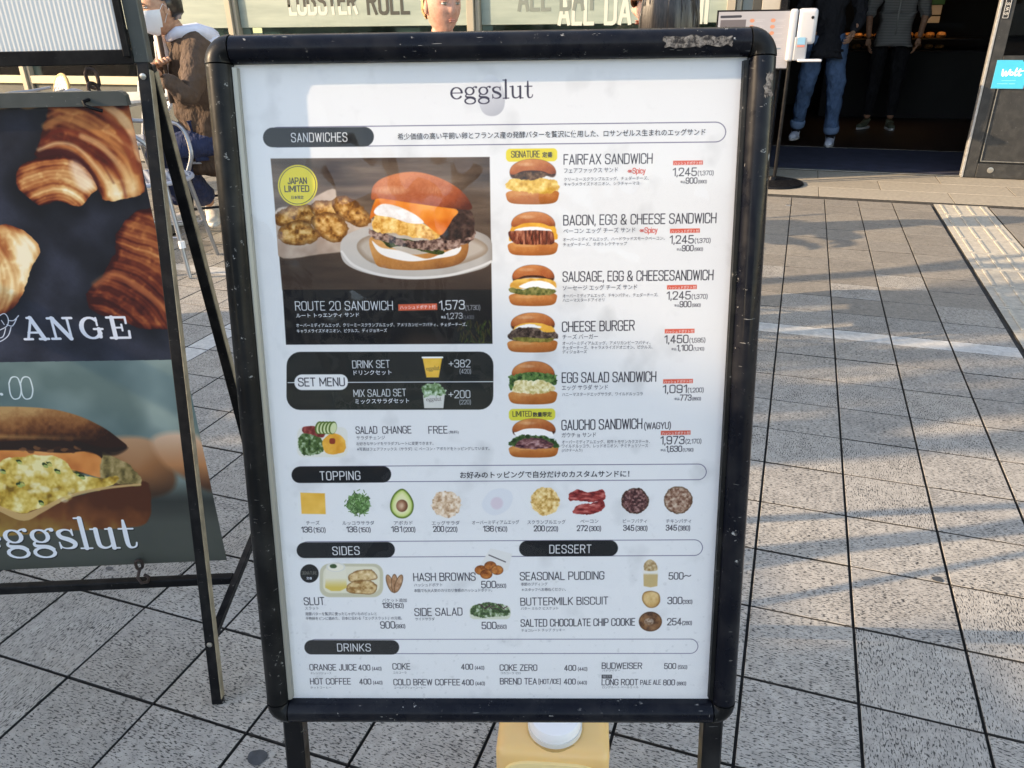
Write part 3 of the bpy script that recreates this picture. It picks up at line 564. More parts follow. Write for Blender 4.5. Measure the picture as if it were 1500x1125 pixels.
# ---------------------------------------------------------------- the hanging pastry poster of the left sign
PW_, PHH_ = 616., 912.
POST_H = homog([(194, 152), (0, 153), (0, 832), (327, 822)], [(622, 1), (416, -2), (150, 906), (608, 914)])
def make_poster():
    k = 1.7; C = Canvas(int(PW_*k), int(PHH_*k), np.diag([k, k, 1]) @ POST_H, (40, 44, 58))
    Y, X = np.mgrid[0:C.h, 0:C.w].astype(np.float32); U, V = hap(C.Hi, X, Y)
    n = fbm(X, Y, 120, 3, 4); m = fbm(X, Y, 6, 5, 2)
    top = mixc((24, 27, 36), (58, 62, 78), (n-.3)*1.8)*(1+.12*(m-.5))[..., None]
    n2 = fbm(X, Y, 150, 9, 3); bot = mixc((92, 114, 112), (138, 158, 154), (n2-.3)*2)
    bot = mixc(bot, (70, 72, 66), np.clip((V-690)/60, 0, 1)*.9); bot = mixc(bot, (34, 36, 34), np.clip(1-np.abs(V-735)/30, 0, 1)*.7)
    C.a[:] = np.where((V < 531-U*.014)[..., None], top, bot)
    pal = [(0, (58, 14, 12)), (.22, (118, 48, 28)), (.45, (184, 108, 60)), (.68, (222, 168, 110)), (.86, (246, 214, 160)), (1, (252, 236, 204))]
    def croi(cx, cy, f, seed, bias=0., lift=None, ax=1., ay=1.):
        def g(U, V, t):
            r = np.hypot((U-cx)*ax, (V-cy)*ay)+5*(nz(U, V, 50, seed)-.5)+1.6*(nz(U, V, 7, seed+1)-.5)
            ph = r/f+.9*nz(U, V, 80, seed+4); s = np.abs((ph % 1)-.5)*2
            s2 = np.abs(((ph*2.7) % 1)-.5)*2
            band = nz(r*2.2, 0*r, 40, seed+7, 2)
            k = .34+.24*(s-.5)+.10*(s2-.5)+.7*(band-.5)+.45*(nz(U, V, 44, seed+9, 2)-.5)+.18*np.clip(nz(U, V, 9, seed+12, 2)-.62, 0, 1)*3+.22*(nz(U, V, 14, seed+2)-.5)+bias
            if lift: k = k+lift(U, V)
            k = k-.35*np.clip(1-t/9, 0, 1)
            return ramp(k, pal)
        return g
    shade = lambda pts, d=(6, 12): C.blob([(x+d[0], y+d[1]) for x, y in pts], (10, 14, 20), soft=34, alpha=.75)
    c1 = [(72, 152), (198, 152), (204, 200), (212, 282), (206, 290), (196, 286), (180, 294), (162, 296), (150, 292), (144, 282), (130, 288), (122, 300), (108, 302), (96, 298), (84, 294), (62, 302), (44, 292), (30, 278), (23, 262), (30, 244), (48, 236), (52, 224), (60, 200), (66, 178)]
    shade(c1, (-4, 14)); shade(c1, (-8, 4))
    up = [(72, 152), (198, 152), (204, 200), (212, 282), (196, 290), (162, 296), (150, 292), (140, 270), (118, 240), (86, 226), (56, 232), (50, 226), (60, 200), (66, 178)]
    C.blob(up, croi(60, 330, 26, 3, -.02, lambda U, V: .55*np.clip((V-235)/60, 0, 1)*np.clip((U-100)/60, 0, 1)+.18*np.clip((U-150)/40, 0, 1)), wob=1.5, smooth=False, soft=1.3)
    for pts, w, c in (([(66, 186), (90, 174), (120, 182), (160, 206), (190, 240), (206, 276)], 9, (214, 140, 78)), ([(62, 206), (84, 192), (112, 196), (150, 226), (176, 262), (184, 288)], 4, (110, 30, 20)),
                      ([(56, 220), (84, 210), (112, 216), (140, 244), (158, 272), (166, 292)], 4, (250, 214, 160)), ([(130, 152), (160, 172), (184, 206), (200, 250)], 11, (140, 56, 34)), ([(150, 152), (176, 170), (196, 200), (206, 232)], 11, (240, 196, 150)),
                      ([(70, 170), (96, 160), (130, 168), (165, 192)], 4, (200, 120, 66)), ([(60, 214), (86, 203), (114, 208), (146, 236), (166, 268)], 2, (90, 22, 18)), ([(120, 200), (150, 216), (180, 250), (196, 284)], 8, (236, 186, 128))):
        C.line(pts, w, c, smooth=True, soft=9, alpha=.6)
    C.blob([(54, 230), (80, 218), (106, 222), (132, 246), (148, 280), (140, 276), (118, 250), (92, 236), (66, 236)], (66, 18, 20), soft=5, alpha=.9)
    low = [(30, 244), (52, 232), (80, 228), (104, 232), (128, 250), (142, 276), (132, 286), (122, 300), (108, 302), (84, 294), (62, 302), (44, 292), (28, 278), (23, 262)]
    C.blob(low, croi(78, 330, 15, 13, .06, lambda U, V: .5*np.clip((U-70)/60, 0, 1)*np.clip((V-236)/30, 0, 1)), wob=1.5, ws=10, soft=1.3)
    C.blob([(102, 240), (112, 238), (128, 254), (138, 272), (122, 280), (108, 262)], (250, 226, 200), soft=9, alpha=.7)
    c2 = [(0, 330), (14, 330), (34, 338), (48, 350), (58, 362), (56, 376), (44, 398), (36, 424), (28, 440), (14, 456), (0, 462), (-40, 470), (-80, 440), (-90, 380), (-50, 340)]
    shade(c2, (4, 8)); C.blob(c2, croi(-70, 420, 24, 23, .22, lambda U, V: .35*np.clip((U-8)/30, 0, 1)), wob=1.5)
    c3 = [(224, 304), (200, 310), (182, 324), (170, 344), (168, 372), (156, 392), (150, 406), (136, 418), (126, 432), (130, 452), (146, 462), (176, 470), (204, 482), (250, 484), (250, 304)]
    shade(c3, (-8, 6)); C.blob(c3, croi(120, 560, 17, 33, -.13, lambda U, V: .3*np.clip((V-440)/50, 0, 1)*np.clip((U-180)/40, 0, 1)), wob=1.5, smooth=False, soft=1.4)
    C.line([(140, 418), (168, 402), (200, 420), (240, 450)], 9, (196, 118, 72), smooth=True, soft=14, alpha=.6)
    C.line([(186, 344), (210, 350), (246, 372)], 7, (200, 120, 70), smooth=True, soft=14, alpha=.5)
    C.blob([(-60, 150), (0, 152), (50, 152), (64, 154), (40, 160), (20, 156), (0, 160), (-60, 160)], (206, 150, 90), soft=3, alpha=.8)
    C.serif('ANGE', (36, 498.5), (196, 496), 31, (226, 230, 240), 1.12)
    for pts in ([(-14, 480), (-4, 466), (6, 460), (12, 468), (10, 478), (0, 484)], [(12, 470), (20, 470), (27, 463)], [(10, 476), (18, 478), (24, 468)], [(16, 480), (12, 492), (2, 500), (-8, 502)], [(8, 482), (4, 494), (-6, 496)], [(2, 470), (6, 476)]): C.line(pts, 1.4, (214, 220, 232), smooth=True)
    C.line([(2, 578), (2.2, 578)], 5, (214, 226, 228))
    for x in (21, 38):
        C.line([(x-8, 562), (x-5, 554.5), (x, 552.5), (x+5, 554.5), (x+8, 562), (x+10, 572), (x+8, 582), (x+3, 585), (x-2, 584), (x-6, 577), (x-8, 562)], 2, (214, 226, 228), smooth=True)
    # big sandwich
    C.blob([(150, 650), (190, 640), (230, 650), (256, 690), (250, 720), (200, 730), (150, 700)], lambda U, V, t: ramp((V-640)/90+(1-t/20)*.1, [(0, (206, 164, 130)), (.4, (160, 104, 64)), (1, (66, 44, 30))]), soft=10)
    C.blob([(222, 646), (250, 634), (290, 640), (315, 680), (312, 720), (270, 700), (240, 680)], lambda U, V, t: ramp((V-634)/80, [(0, (220, 186, 160)), (.6, (190, 128, 84)), (1, (80, 50, 34))]), soft=12)
    C.blob([(-40, 722), (30, 745), (120, 725), (205, 705), (220, 722), (216, 764), (180, 774), (100, 778), (0, 786), (-80, 790), (-80, 720)], lambda U, V, t: ramp(.5+(nz(U, V, 24, 41)-.5)*.7+(V-760)/90-(U-60)/420, [(0, (84, 40, 20)), (.35, (120, 66, 34)), (.7, (150, 112, 54)), (1, (170, 138, 66))]), soft=3, wob=1.5)
    C.blob([(-60, 640), (-20, 636), (60, 640), (150, 655), (160, 668), (140, 690), (60, 700), (-60, 700)], (44, 26, 18), soft=6)
    C.blob([(-40, 664), (30, 660), (90, 664), (130, 662), (152, 676), (150, 700), (110, 690), (60, 684), (-40, 692)], mott([(196, 104, 50), (226, 138, 70), (238, 160, 96)], 30, 42), soft=2.5)
    C.blob([(150, 662), (165, 668), (190, 682), (206, 700), (205, 712), (180, 710), (150, 704), (148, 680)], mott([(78, 66, 34), (140, 120, 70), (186, 160, 110)], 8, 43), wob=3, ws=9, soft=2)
    eg = [(-60, 690), (-20, 682), (10, 672), (40, 668), (76, 668), (100, 680), (112, 694), (140, 700), (176, 700), (150, 716), (110, 722), (96, 730), (70, 742), (30, 752), (-10, 740), (-60, 736)]
    def eggf(U, V, t):
        a = nz(U, V, 15, 44, 3); b = nz(U, V, 5, 45, 2)
        return ramp(.5+(a-.5)*1.7+(b-.5)*.4+.2*np.clip(1-np.abs(U-60)/70, 0, 1), [(0, (132, 96, 26)), (.35, (194, 152, 56)), (.65, (226, 192, 96)), (1, (250, 232, 170))])
    C.blob(eg, eggf, wob=4, ws=14, soft=1.6)
    C.line([(-20, 736), (6, 748), (34, 758), (60, 748), (100, 728), (150, 716), (205, 710)], [8, 12, 14, 9, 6, 5, 4], (212, 172, 116), smooth=True, soft=4, alpha=.9)
    for x, y in ((28, 676), (66, 681), (72, 679), (114, 694), (28, 710), (32, 708), (4, 690), (84, 690), (120, 698), (60, 736)): C.ell(x, y, 4.5, 2.4, (40, 62, 26), .4, wob=1.6, ws=4); C.ell(x+1, y+2.5, 4, 2, (168, 180, 100), .3)
    rs = np.random.RandomState(8)
    for i in range(60):
        x = rs.uniform(-10, 110); y = rs.uniform(676, 735); C.ell(x, y, rs.uniform(2.5, 6), rs.uniform(2, 4.5), (238, 208, 116) if i % 3 else (250, 236, 196), soft=3.5, alpha=.55)
    for i in range(9): C.ell(34+i*10, 659+2.5*math.sin(i*2.1), 6, 2.6, (66, 36, 24) if i % 2 else (150, 96, 60), .3*math.sin(i), soft=2, alpha=.7, wob=1.5, ws=4)
    C.blob([(-100, 600), (-20, 596), (60, 598), (110, 608), (150, 626), (175, 644), (186, 654), (178, 660), (160, 662), (120, 650), (60, 645), (-20, 648), (-100, 650)],
           lambda U, V, t: mixc(ramp(.62-(V-620)/60-(U-40)/360+(nz(U, V, 6, 46)-.5)*.35+(nz(U, V, 28, 47)-.5)*.4, [(0, (48, 22, 12)), (.3, (104, 56, 28)), (.6, (158, 98, 54)), (1, (204, 154, 98))]), (226, 176, 110), .5*np.clip(1-np.abs(V-640-U*.02)/5, 0, 1)*np.clip(1-U/150, 0, 1)), soft=2)
    C.blob([(110, 646), (150, 656), (186, 655), (178, 664), (160, 668), (120, 660)], (34, 22, 16), soft=4, alpha=.8)
    for dx, col in ((1.4, (30, 30, 34)), (0, (230, 234, 242))): C.serif('eggslut', (-30+dx, 806.5+dx), (203+dx, 803+dx), 29, col, 1.35)
    return C
T = .21213
# ================================================================ materials
def m_tile(name, base, pit=(.05, .047, .044), dens=.548, stain=.35):
    m = mat(name, base, .62, spec=.4); n = N(m); v = n.co('Object'); oi = n.new('ShaderNodeObjectInfo')
    sh = n.new('ShaderNodeVectorMath'); sh.operation = 'ADD'; cb = n.new('ShaderNodeCombineXYZ'); n.l(n.math('MULTIPLY', oi.outputs['Random'], 37.), cb.inputs[0]); n.l(n.math('MULTIPLY', oi.outputs['Random'], 91.), cb.inputs[1])
    n.l(v, sh.inputs[0]); n.l(cb.outputs[0], sh.inputs[1])
    mp = n.new('ShaderNodeMapping'); mp.inputs['Scale'].default_value = (105, 330, 60); n.l(sh.outputs[0], mp.inputs[0])
    a = n.noise(mp.outputs[0], 1, 2, .6); mp2 = n.new('ShaderNodeMapping'); mp2.inputs['Scale'].default_value = (300, 420, 60); n.l(sh.outputs[0], mp2.inputs[0]); b = n.noise(mp2.outputs[0], 1, 2)
    big = n.noise(sh.outputs[0], 9, 3); th = n.math('ADD', a, n.math('MULTIPLY', n.math('SUBTRACT', big, .5), .17))
    pits = n.math('MAXIMUM', n.ramp(th, [(dens, 0), (dens+.05, 1)]), n.math('MULTIPLY', n.ramp(b, [(.63, 0), (.70, 1)]), .6))
    lo = tuple(x*.78 for x in base); hi = tuple(min(1, x*1.14) for x in base)
    c = n.mix(n.ramp(n.noise(sh.outputs[0], 40, 5), [(.3, 0), (.7, 1)]), lo, hi)
    vary = n.ramp(oi.outputs['Random'], [(0, (.88, .87, .86)), (.5, (1, 1, 1)), (1, (1.04, 1.02, .99))]); c = n.mix(1., c, vary, 'MULTIPLY')
    st = n.ramp(n.noise(n.co('Object'), 14, 5, .7), [(.52, 0), (.75, stain)]); c = n.mix(st, c, tuple(x*.45 for x in base))
    n.color(n.mix(pits, c, pit)); n.bump(n.math('SUBTRACT', n.noise(sh.outputs[0], 120, 3), n.math('MULTIPLY', pits, 1.2)), .35, .0022); return m
M_tile = m_tile('pitted_grey_paving', (.385, .362, .325)); M_tile2 = m_tile('brown_grey_paving', (.275, .25, .215), dens=.59); M_white = m_tile('white_band_paving', (.54, .535, .51), dens=.66, stain=.25)
M_tact = m_tile('cream_tactile_paving', (.47, .44, .375), dens=.68); M_slab = m_tile('beige_porch_stone', (.37, .33, .265), (.24, .2, .16), .66, .2)
M_grout = m_plain('dark_joint', (.045, .043, .04), .9, .4, 30, .4)
M_black = m_paint('scratched_black_paint', (.008, .008, .009), rough=.36, coat=0, spec=.14); M_blackw = m_paint('worn_black_plastic', (.004, .0045, .005), (.36, .36, .34), .635, .38, spec=.16, coat=.04)
M_steel = mat('bare_metal_edge', (.55, .53, .48), .35, .9); M_dk = m_paint('dark_painted_steel', (.007, .007, .008), (.2, .2, .19), .70, .45, spec=.12, coat=0)
M_grn = m_paint('grey_green_steel', (.055, .062, .058), (.4, .4, .36), .70, .45, coat=0); M_rust = m_plain('rusty_chain', (.05, .035, .03), .55, .5, 60, .5, metal=.6)
# ================================================================ paving
ground = MB().raw([(-60, -60, -.012), (60, -60, -.012), (60, 60, -.012), (-60, 60, -.012)], [(0, 1, 2, 3)]).build('ground', M_grout); tag(ground, kind='structure')
def slab_mesh(nm, w, d, m, bars=False, ch=.0010, h=.0118):
    b = MB(); x, y = w/2, d/2; c = ch
    vs = [(-x, -y, -h), (x, -y, -h), (x, y, -h), (-x, y, -h), (-x, -y, -c), (x, -y, -c), (x, y, -c), (-x, y, -c), (-x+c, -y+c, 0), (x-c, -y+c, 0), (x-c, y-c, 0), (-x+c, y-c, 0)]
    b.raw(vs, [(i, (i+1) % 4, 4+(i+1) % 4, 4+i) for i in range(4)], 1); b.raw(vs, [(8, 9, 10, 11)]+[(4+i, 4+(i+1) % 4, 8+(i+1) % 4, 8+i) for i in range(4)])
    if bars:
        for k in range(4): b.box(((k-1.5)*w/4, 0, .0025), (.017, d*.88, .005), bev=.0024)
    return b.mesh(nm, [m, M_grout])
g_ = .0060
ME = {'n': slab_mesh('tile', T-g_, T-g_, M_tile), 'b': slab_mesh('tile', T-g_, T-g_, M_tile2), 'wx': slab_mesh('band_tile', T-g_, T*.47-g_, M_white), 'wy': slab_mesh('band_tile', T*.5-g_, T-g_, M_white),
      't': slab_mesh('tactile_tile', .318-.004, .3-.004, M_tact, True)}
rs = random.Random(11); pieces = []
def inview(x, y, pad=40):
    q = CR @ (np.array((x, y, 0))-np.array(CP))
    if q[2] < .2: return None
    u = 750+1134.9*q[0]/q[2]; v = 562.5+1134.9*q[1]/q[2]
    if u < -pad or u > 1500+pad or v < -pad or v > 1125+pad: return None
    if 415 < u < 1060 and 60 < v < 1010: return None
    if u < 215 and 110 < v < 800: return None
    return q[2]
def ycells():
    out = [(k*T, T, 'n') for k in range(-30, 2)]; out.append((1.97*T, T*.49, 'wx')); y = 2.46*T
    while y < 3.1: out.append((y, T, 'n')); y += T
    return out
YC = ycells()
for y0, dy, ky in YC:
    xs = [(k*T, T, 'n') for k in range(-10, 4)]+[(-10.5*T, T*.5, 'wy')]+[((-10.5-k)*T, T, 'n') for k in range(1, 50)]+[(5.72*T+k*T, T, 'n') for k in range(0, 26)]
    for x0, dx, kx in xs:
        if abs(x0-3*T) < 1e-6: pass
        k = ky
        if ky == 'n' and kx == 'wy': k = 'wy' if y0 < 2.4*T else 'n'
        if ky == 'wx' and (x0 > 3.5*T or kx == 'wy'): k = 'n' if x0 > 3.5*T else 'wx'
        if ky == 'n' and (x0 > 5*T or rs.random() < (y0/T-2.4)/3.4): k = 'b' if k == 'n' else k
        if y0+dy > 3.13: continue
        sc = (dx-g_)/((T-g_) if k != 'wy' else (T*.5-g_)), (dy-g_)/((T-g_) if k != 'wx' else (T*.47-g_))
        ex = 1.118 if abs(x0-3*T) < 1e-6 else 1
        pieces.append([x0+dx/2*ex, y0+dy/2, k, (sc[0]*ex, sc[1])])
y = 3.1
while y > -4: y -= .3; pieces.append([4.95*T, y+.15, 't', (1, 1)])
for p in pieces: p.append(inview(p[0], p[1]))
vis = sorted([p for p in pieces if p[4]], key=lambda p: p[4])
lim = {'n': 0}; single = set()
cnt = {'paving_tile': 0, 'band_tile': 0, 'tactile_tile': 0}; NM = {'n': 'paving_tile', 'b': 'paving_tile', 'wx': 'band_tile', 'wy': 'band_tile', 't': 'tactile_tile'}
rest = {k: MB() for k in ME}
for i, p in enumerate(pieces):
    p.append(i)
for p in vis:
    nm = NM[p[2]]
    if cnt[nm] < 295: cnt[nm] += 1; single.add(p[5])
for x, y, k, sc, dv, i in pieces:
    me = ME[k]; dz = rs.uniform(-.0007, .0006); R = Matrix.Rotation(rs.uniform(-.0025, .0025), 4, 'X') @ Matrix.Rotation(rs.uniform(-.0025, .0025), 4, 'Y')
    rot = rs.choice((0, 90, 0, 90, 180)) if k in 'nb' and abs(sc[0]-1) < .01 else 0
    Mx = Matrix.Translation((x, y, dz)) @ R @ Matrix.Rotation(math.radians(rot), 4, 'Z') @ Matrix.Diagonal((sc[0], sc[1], 1, 1))
    if i in single:
        o = bpy.data.objects.new(NM[k], me); col.objects.link(o); o.parent = ground; o.matrix_basis = Mx
    elif math.hypot(x, y+2.7) < 14:
        rest[k].raw([Mx @ v.co for v in me.vertices], [tuple(f.vertices) for f in me.polygons]); rest[k].m[-len(me.polygons):] = [f.material_index for f in me.polygons]
fieldm = {'n': M_tile, 'b': M_tile2, 'wx': M_white, 'wy': M_white, 't': M_tact}
for k, b in rest.items():
    if b.v: o = b.build({'n': 'grey_paving_field', 'b': 'brown_paving_field', 'wx': 'cross_band_field', 'wy': 'long_band_field', 't': 'tactile_field'}[k], [fieldm[k], M_grout], ground); tag(o, kind='stuff')
porch = MB().box((-2.5, 3.63, -.006), (11, 1.0, .01)).build('porch', M_grout); tag(porch, kind='structure')
sm = slab_mesh('porch_slab', .85-.004, .33-.004, M_slab, ch=.0015, h=.012)
for r in range(3):
    x = -6.2+.42*(r % 2)
    while x < 3.2:
        o = bpy.data.objects.new('porch_slab', sm); col.objects.link(o); o.parent = porch; o.location = (x, 3.13+.165+.333*r, .006); x += .85
tag(MB().box((-.02, 2.80, .002), (.035, .022, .006), bev=.002).build('survey_marker', M_steel), 'small square metal stud in the paving just before the porch edge', 'paving stud')
M_spot = m_plain('dark_spot', (.05, .055, .06), .5, .3, 60)
def spot(x, y, rx, ry, lab):
    a = [2*math.pi*k/22 for k in range(22)]; rr = [1+.05*math.sin(3*t+x*9)+.04*math.sin(5*t) for t in a]
    b = MB().raw([(x+rx*r*math.cos(t), y+ry*r*math.sin(t), .0012) for t, r in zip(a, rr)], [tuple(range(22))]); tag(b.build('gum_spot', M_spot), lab, 'gum spot')
spot(.40, -1.05, .012, .010, 'small dark gum spot on the sunlit paving right of the menu sign'); spot(-1.453, -1.617, .010, .006, 'small dark chewing gum spot below the hanging pastry poster')
spot(-.797, -1.947, .018, .016, 'round dark gum spot on the paving left of the white menu sign')
# ================================================================ main menu sign
xm = V((.94939, .31408, 0)).normalized(); ym = V((.0653453, -.1975235, -.9781178)); ym = (ym-xm*ym.dot(xm)).normalized(); nm_ = ym.cross(xm)
O_ = V((-.4843, -2.1180, 1.1478))
def L(x, y, n=0): return O_+xm*(x/1000)+ym*(y/1000)+nm_*(n/1000)
SG_ = empty('menu_sign', (-.17, -2.25, 0), 'large white sandwich menu in a scratched black snap frame on tall black legs', 'menu board')
pr = [(0, -14), (0, 7), (1.2, 9.5), (4, 13.5), (9, 15.5), (14, 15), (19, 11.5), (22, 5), (22.5, -2), (22.5, -14)]
prof = [(a/1000, b/1000) for a, b in pr]
def rail(name, p0, p1, out, mt, lab=None):
    return MB().sweep(prof, [(p0, out, nm_), (p1, out, nm_)]).build(name, mt, SG_, True, lab)
W0, H0 = 420, 594
M_blackb = m_paint('navy_black_gloss', (.003, .004, .008), (.5, .5, .48), .65, .24, coat=.10, spec=.14)
rail('frame_rail', L(1, 0), L(W0-1, 0), -ym, M_blackb, 'top frame rail worn along its edge'); rail('frame_rail', L(1, H0), L(W0-1, H0), ym, M_blackb); rail('frame_rail', L(0, 1), L(0, H0-1), -xm, M_blackw); rail('frame_rail', L(W0, 1), L(W0, H0-1), xm, M_blackb)
for cx, cy, a0 in ((0, 0, 180), (W0, 0, 270), (W0, H0, 0), (0, H0, 90)):
    path = []
    for k in range(9):
        t = math.radians(a0+k*90/8); d = xm*math.cos(t)+ym*math.sin(t); path.append((L(cx, cy), d, nm_))
    MB().sweep([(a*1.02, b*1.03) for a, b in prof], path).build('frame_corner', M_blackw, SG_, True)
MB().sweep([(0, 0), (W0/1000+.004, 0), (W0/1000+.004, .004), (0, .004)], [(L(-2, -2, -9), xm, nm_), (L(-2, H0+2, -9), xm, nm_)]).build('back_panel', mat('white_backing', (.7, .7, .7), .7), SG_)
# lip inside the left rail, the light on it put into a pale colour
MB().sweep([(0, -.003), (.004, -.003), (.0035, .0060), (.001, .0070), (0, .0070)], [(L(.3, 3), xm, nm_), (L(.3, H0-3), xm, nm_)]).build('inner_lip', mat('lit_lip_grey', (.36, .35, .31), .4, .6), SG_)
MB().sweep([(-.004, -.003), (0, -.003), (0, .0070), (-.001, .0070), (-.0035, .0060)], [(L(W0-.3, 3), xm, nm_), (L(W0-.3, H0-3), xm, nm_)]).build('inner_lip', M_blackw, SG_)
# glue residue
def residue(x0, y0, x1, y1, n, seed):
    r = random.Random(seed); a = []
    for k in range(14): a.append((x0+(x1-x0)*k/13, y0+r.uniform(-1.2, 1.2)))
    for k in range(6): a.append((x1+r.uniform(-1.2, 1.2), y0+(y1-y0)*(k+.5)/6))
    for k in range(14): a.append((x1-(x1-x0)*k/13, y1+r.uniform(-1.5, 1.5)))
    for k in range(6): a.append((x0+r.uniform(-2, 1.5), y1-(y1-y0)*(k+.5)/6))
    return MB().raw([L(p, q, n) for p, q in a], [tuple(range(len(a)))])
Mr = mat('paper_glue_residue', (.2, .19, .18), .9); n = N(Mr); n.color(n.ramp(n.noise(n.co('Object'), 260, 5, .7), [(.42, (.012, .012, .014)), (.52, (.11, .105, .10)), (.7, (.26, .25, .235))])); n.bump(n.noise(n.co('Object'), 300, 4), .5, .001)
residue(350, -13.5, 403, -6, 16.2, 3).build('glue_residue', Mr, SG_); residue(431, 14, 437, 32, 15.6, 5).build('glue_residue', Mr, SG_)
# legs, front pair and rear pair
for x in (-5, 427):
    a = L(x, 560, -22); d = ym; t = a.z/(-d.z); MB().sq(a, a+d*t, .020, .020, xm, bev=.002).build('leg', M_black, SG_)
    top = L(x, -10, -30); back = V((-nm_.x, -nm_.y, 0)).normalized(); ft = V((top.x, top.y, 0))+back*.56; MB().sq(top, ft, .020, .020, xm, bev=.002).build('leg', M_black, SG_, label='rear leg')
MB().sq(L(0, 585, -26), L(422, 585, -26), .016, .02, ym).build('cross_bar', M_black, SG_)
# menu sheet with its print
MC = make_menu(); img = MC.image('menu_print')
Mm = bpy.data.materials.new('menu_paper'); Mm.use_nodes = True; n = N(Mm); ti = n.new('ShaderNodeTexImage'); ti.image = img; ti.interpolation = 'Cubic'; uv = n.new('ShaderNodeUVMap'); n.l(uv.outputs[0], ti.inputs[0])
n.color(ti.outputs[0]); n.b.inputs['Roughness'].default_value = .55; n.b.inputs['Specular IOR Level'].default_value = .1
def printed(name, quad, m, parent, lab=None):
    me = bpy.data.meshes.new(name); nx, ny = 12, 16; q = [V(p) for p in quad]; vs = []; uvs = []
    for j in range(ny+1):
        for i in range(nx+1):
            s, t = i/nx, j/ny; vs.append((q[0]*(1-s)+q[1]*s)*(1-t)+(q[3]*(1-s)+q[2]*s)*t); uvs.append((s, 1-t))
    fs = [(j*(nx+1)+i, (j+1)*(nx+1)+i, (j+1)*(nx+1)+i+1, j*(nx+1)+i+1) for j in range(ny) for i in range(nx)]
    me.from_pydata([tuple(v) for v in vs], [], fs); u = me.uv_layers.new(name='UVMap')
    for l in me.loops: u.data[l.index].uv = uvs[l.vertex_index]
    me.materials.append(m); o = bpy.data.objects.new(name, me); col.objects.link(o); attach(o, parent)
    if lab: o['label'] = lab
    return o
printed('menu_sheet', [L(0, 0), L(W0, 0), L(W0, H0), L(0, H0)], Mm, SG_, 'printed sandwich menu sheet')
# clear cover
Mc = bpy.data.materials.new('clear_cover'); Mc.use_nodes = True; t = Mc.node_tree; t.nodes.remove(t.nodes['Principled BSDF']); out = t.nodes['Material Output']
n = N(Mc); tr = n.new('ShaderNodeBsdfTransparent'); gl = n.new('ShaderNodeBsdfGlossy'); gl.inputs['Roughness'].default_value = .06; fr = n.new('ShaderNodeFresnel'); fr.inputs[0].default_value = 1.5; mx = n.new('ShaderNodeMixShader')
v = n.co('Object'); h = n.math('ADD', n.noise(v, 3.2, 2), n.math('MULTIPLY', n.ramp(n.noise(n.co('Object', (1, 1, .6), (.4, .2, .3)), 7, 3), [(.45, 0), (.5, 1), (.55, 0)]), .09)); bp = n.new('ShaderNodeBump'); bp.inputs['Strength'].default_value = .5; bp.inputs['Distance'].default_value = .02; n.l(h, bp.inputs['Height']); n.l(bp.outputs[0], gl.inputs['Normal'])
n.l(fr.outputs[0], mx.inputs[0]); n.l(tr.outputs[0], mx.inputs[1]); n.l(gl.outputs[0], mx.inputs[2]); n.l(mx.outputs[0], out.inputs[0])
MB().raw([L(.5, .5, 1.5), L(W0-.5, .5, 1.5), L(W0-.5, H0-.5, 1.5), L(.5, H0-.5, 1.5)], [(0, 3, 2, 1)]).build('clear_cover', Mc, SG_)
# ---------------- japanese lettering as thin glyph meshes on the sheet
class Glyphs:
    def __init__(s): s.v = []; s.f = []
    def add(s, st, a, b, em, loc, x, y, n, off=0.):
        cu = bpy.data.curves.new('t', 'FONT'); cu.body = st; cu.size = 1; cu.resolution_u = 2; cu.offset = off
        o = bpy.data.objects.new('t', cu); col.objects.link(o); bpy.context.view_layer.update()
        me = o.to_mesh(); P = np.empty(len(me.vertices)*3, np.float32); me.vertices.foreach_get('co', P); P = P.reshape(-1, 3)
        if len(P):
            x0, x1 = P[:, 0].min(), P[:, 0].max(); A, B = loc(*a), loc(*b); w = (B-A).length; ex = (B-A)/w; ey = n.cross(ex).normalized(); hh = (loc(a[0], a[1]-em)-A).length
            base = len(s.v)
            for p in P: s.v.append(tuple(A+ex*((p[0]-x0)/(x1-x0)*w)+ey*(float(p[1])*hh)))
            s.f += [tuple(base+i for i in f.vertices) for f in me.polygons]
        o.to_mesh_clear(); bpy.data.objects.remove(o); bpy.data.curves.remove(cu)
    def build(s, name, m, parent, lab=None):
        me = bpy.data.meshes.new(name); me.from_pydata(s.v, [], s.f); me.materials.append(m); o = bpy.data.objects.new(name, me); col.objects.link(o); attach(o, parent)
        if lab: o['label'] = lab
        o['kind'] = 'stuff'; return o
def ink(name, c): return mat(name, tuple(((x/255)**2.2) for x in c), .6)
M_ink = ink('dark_ink', (46, 44, 52)); M_inkg = ink('grey_ink', (84, 82, 92)); M_inkr = ink('red_ink', (206, 70, 60)); M_inkw = ink('white_ink', (216, 220, 226)); M_inkp = ink('pale_ink', (246, 226, 220))
MLoc = lambda u, v: L(*hap(MENU_H, u, v), .25)
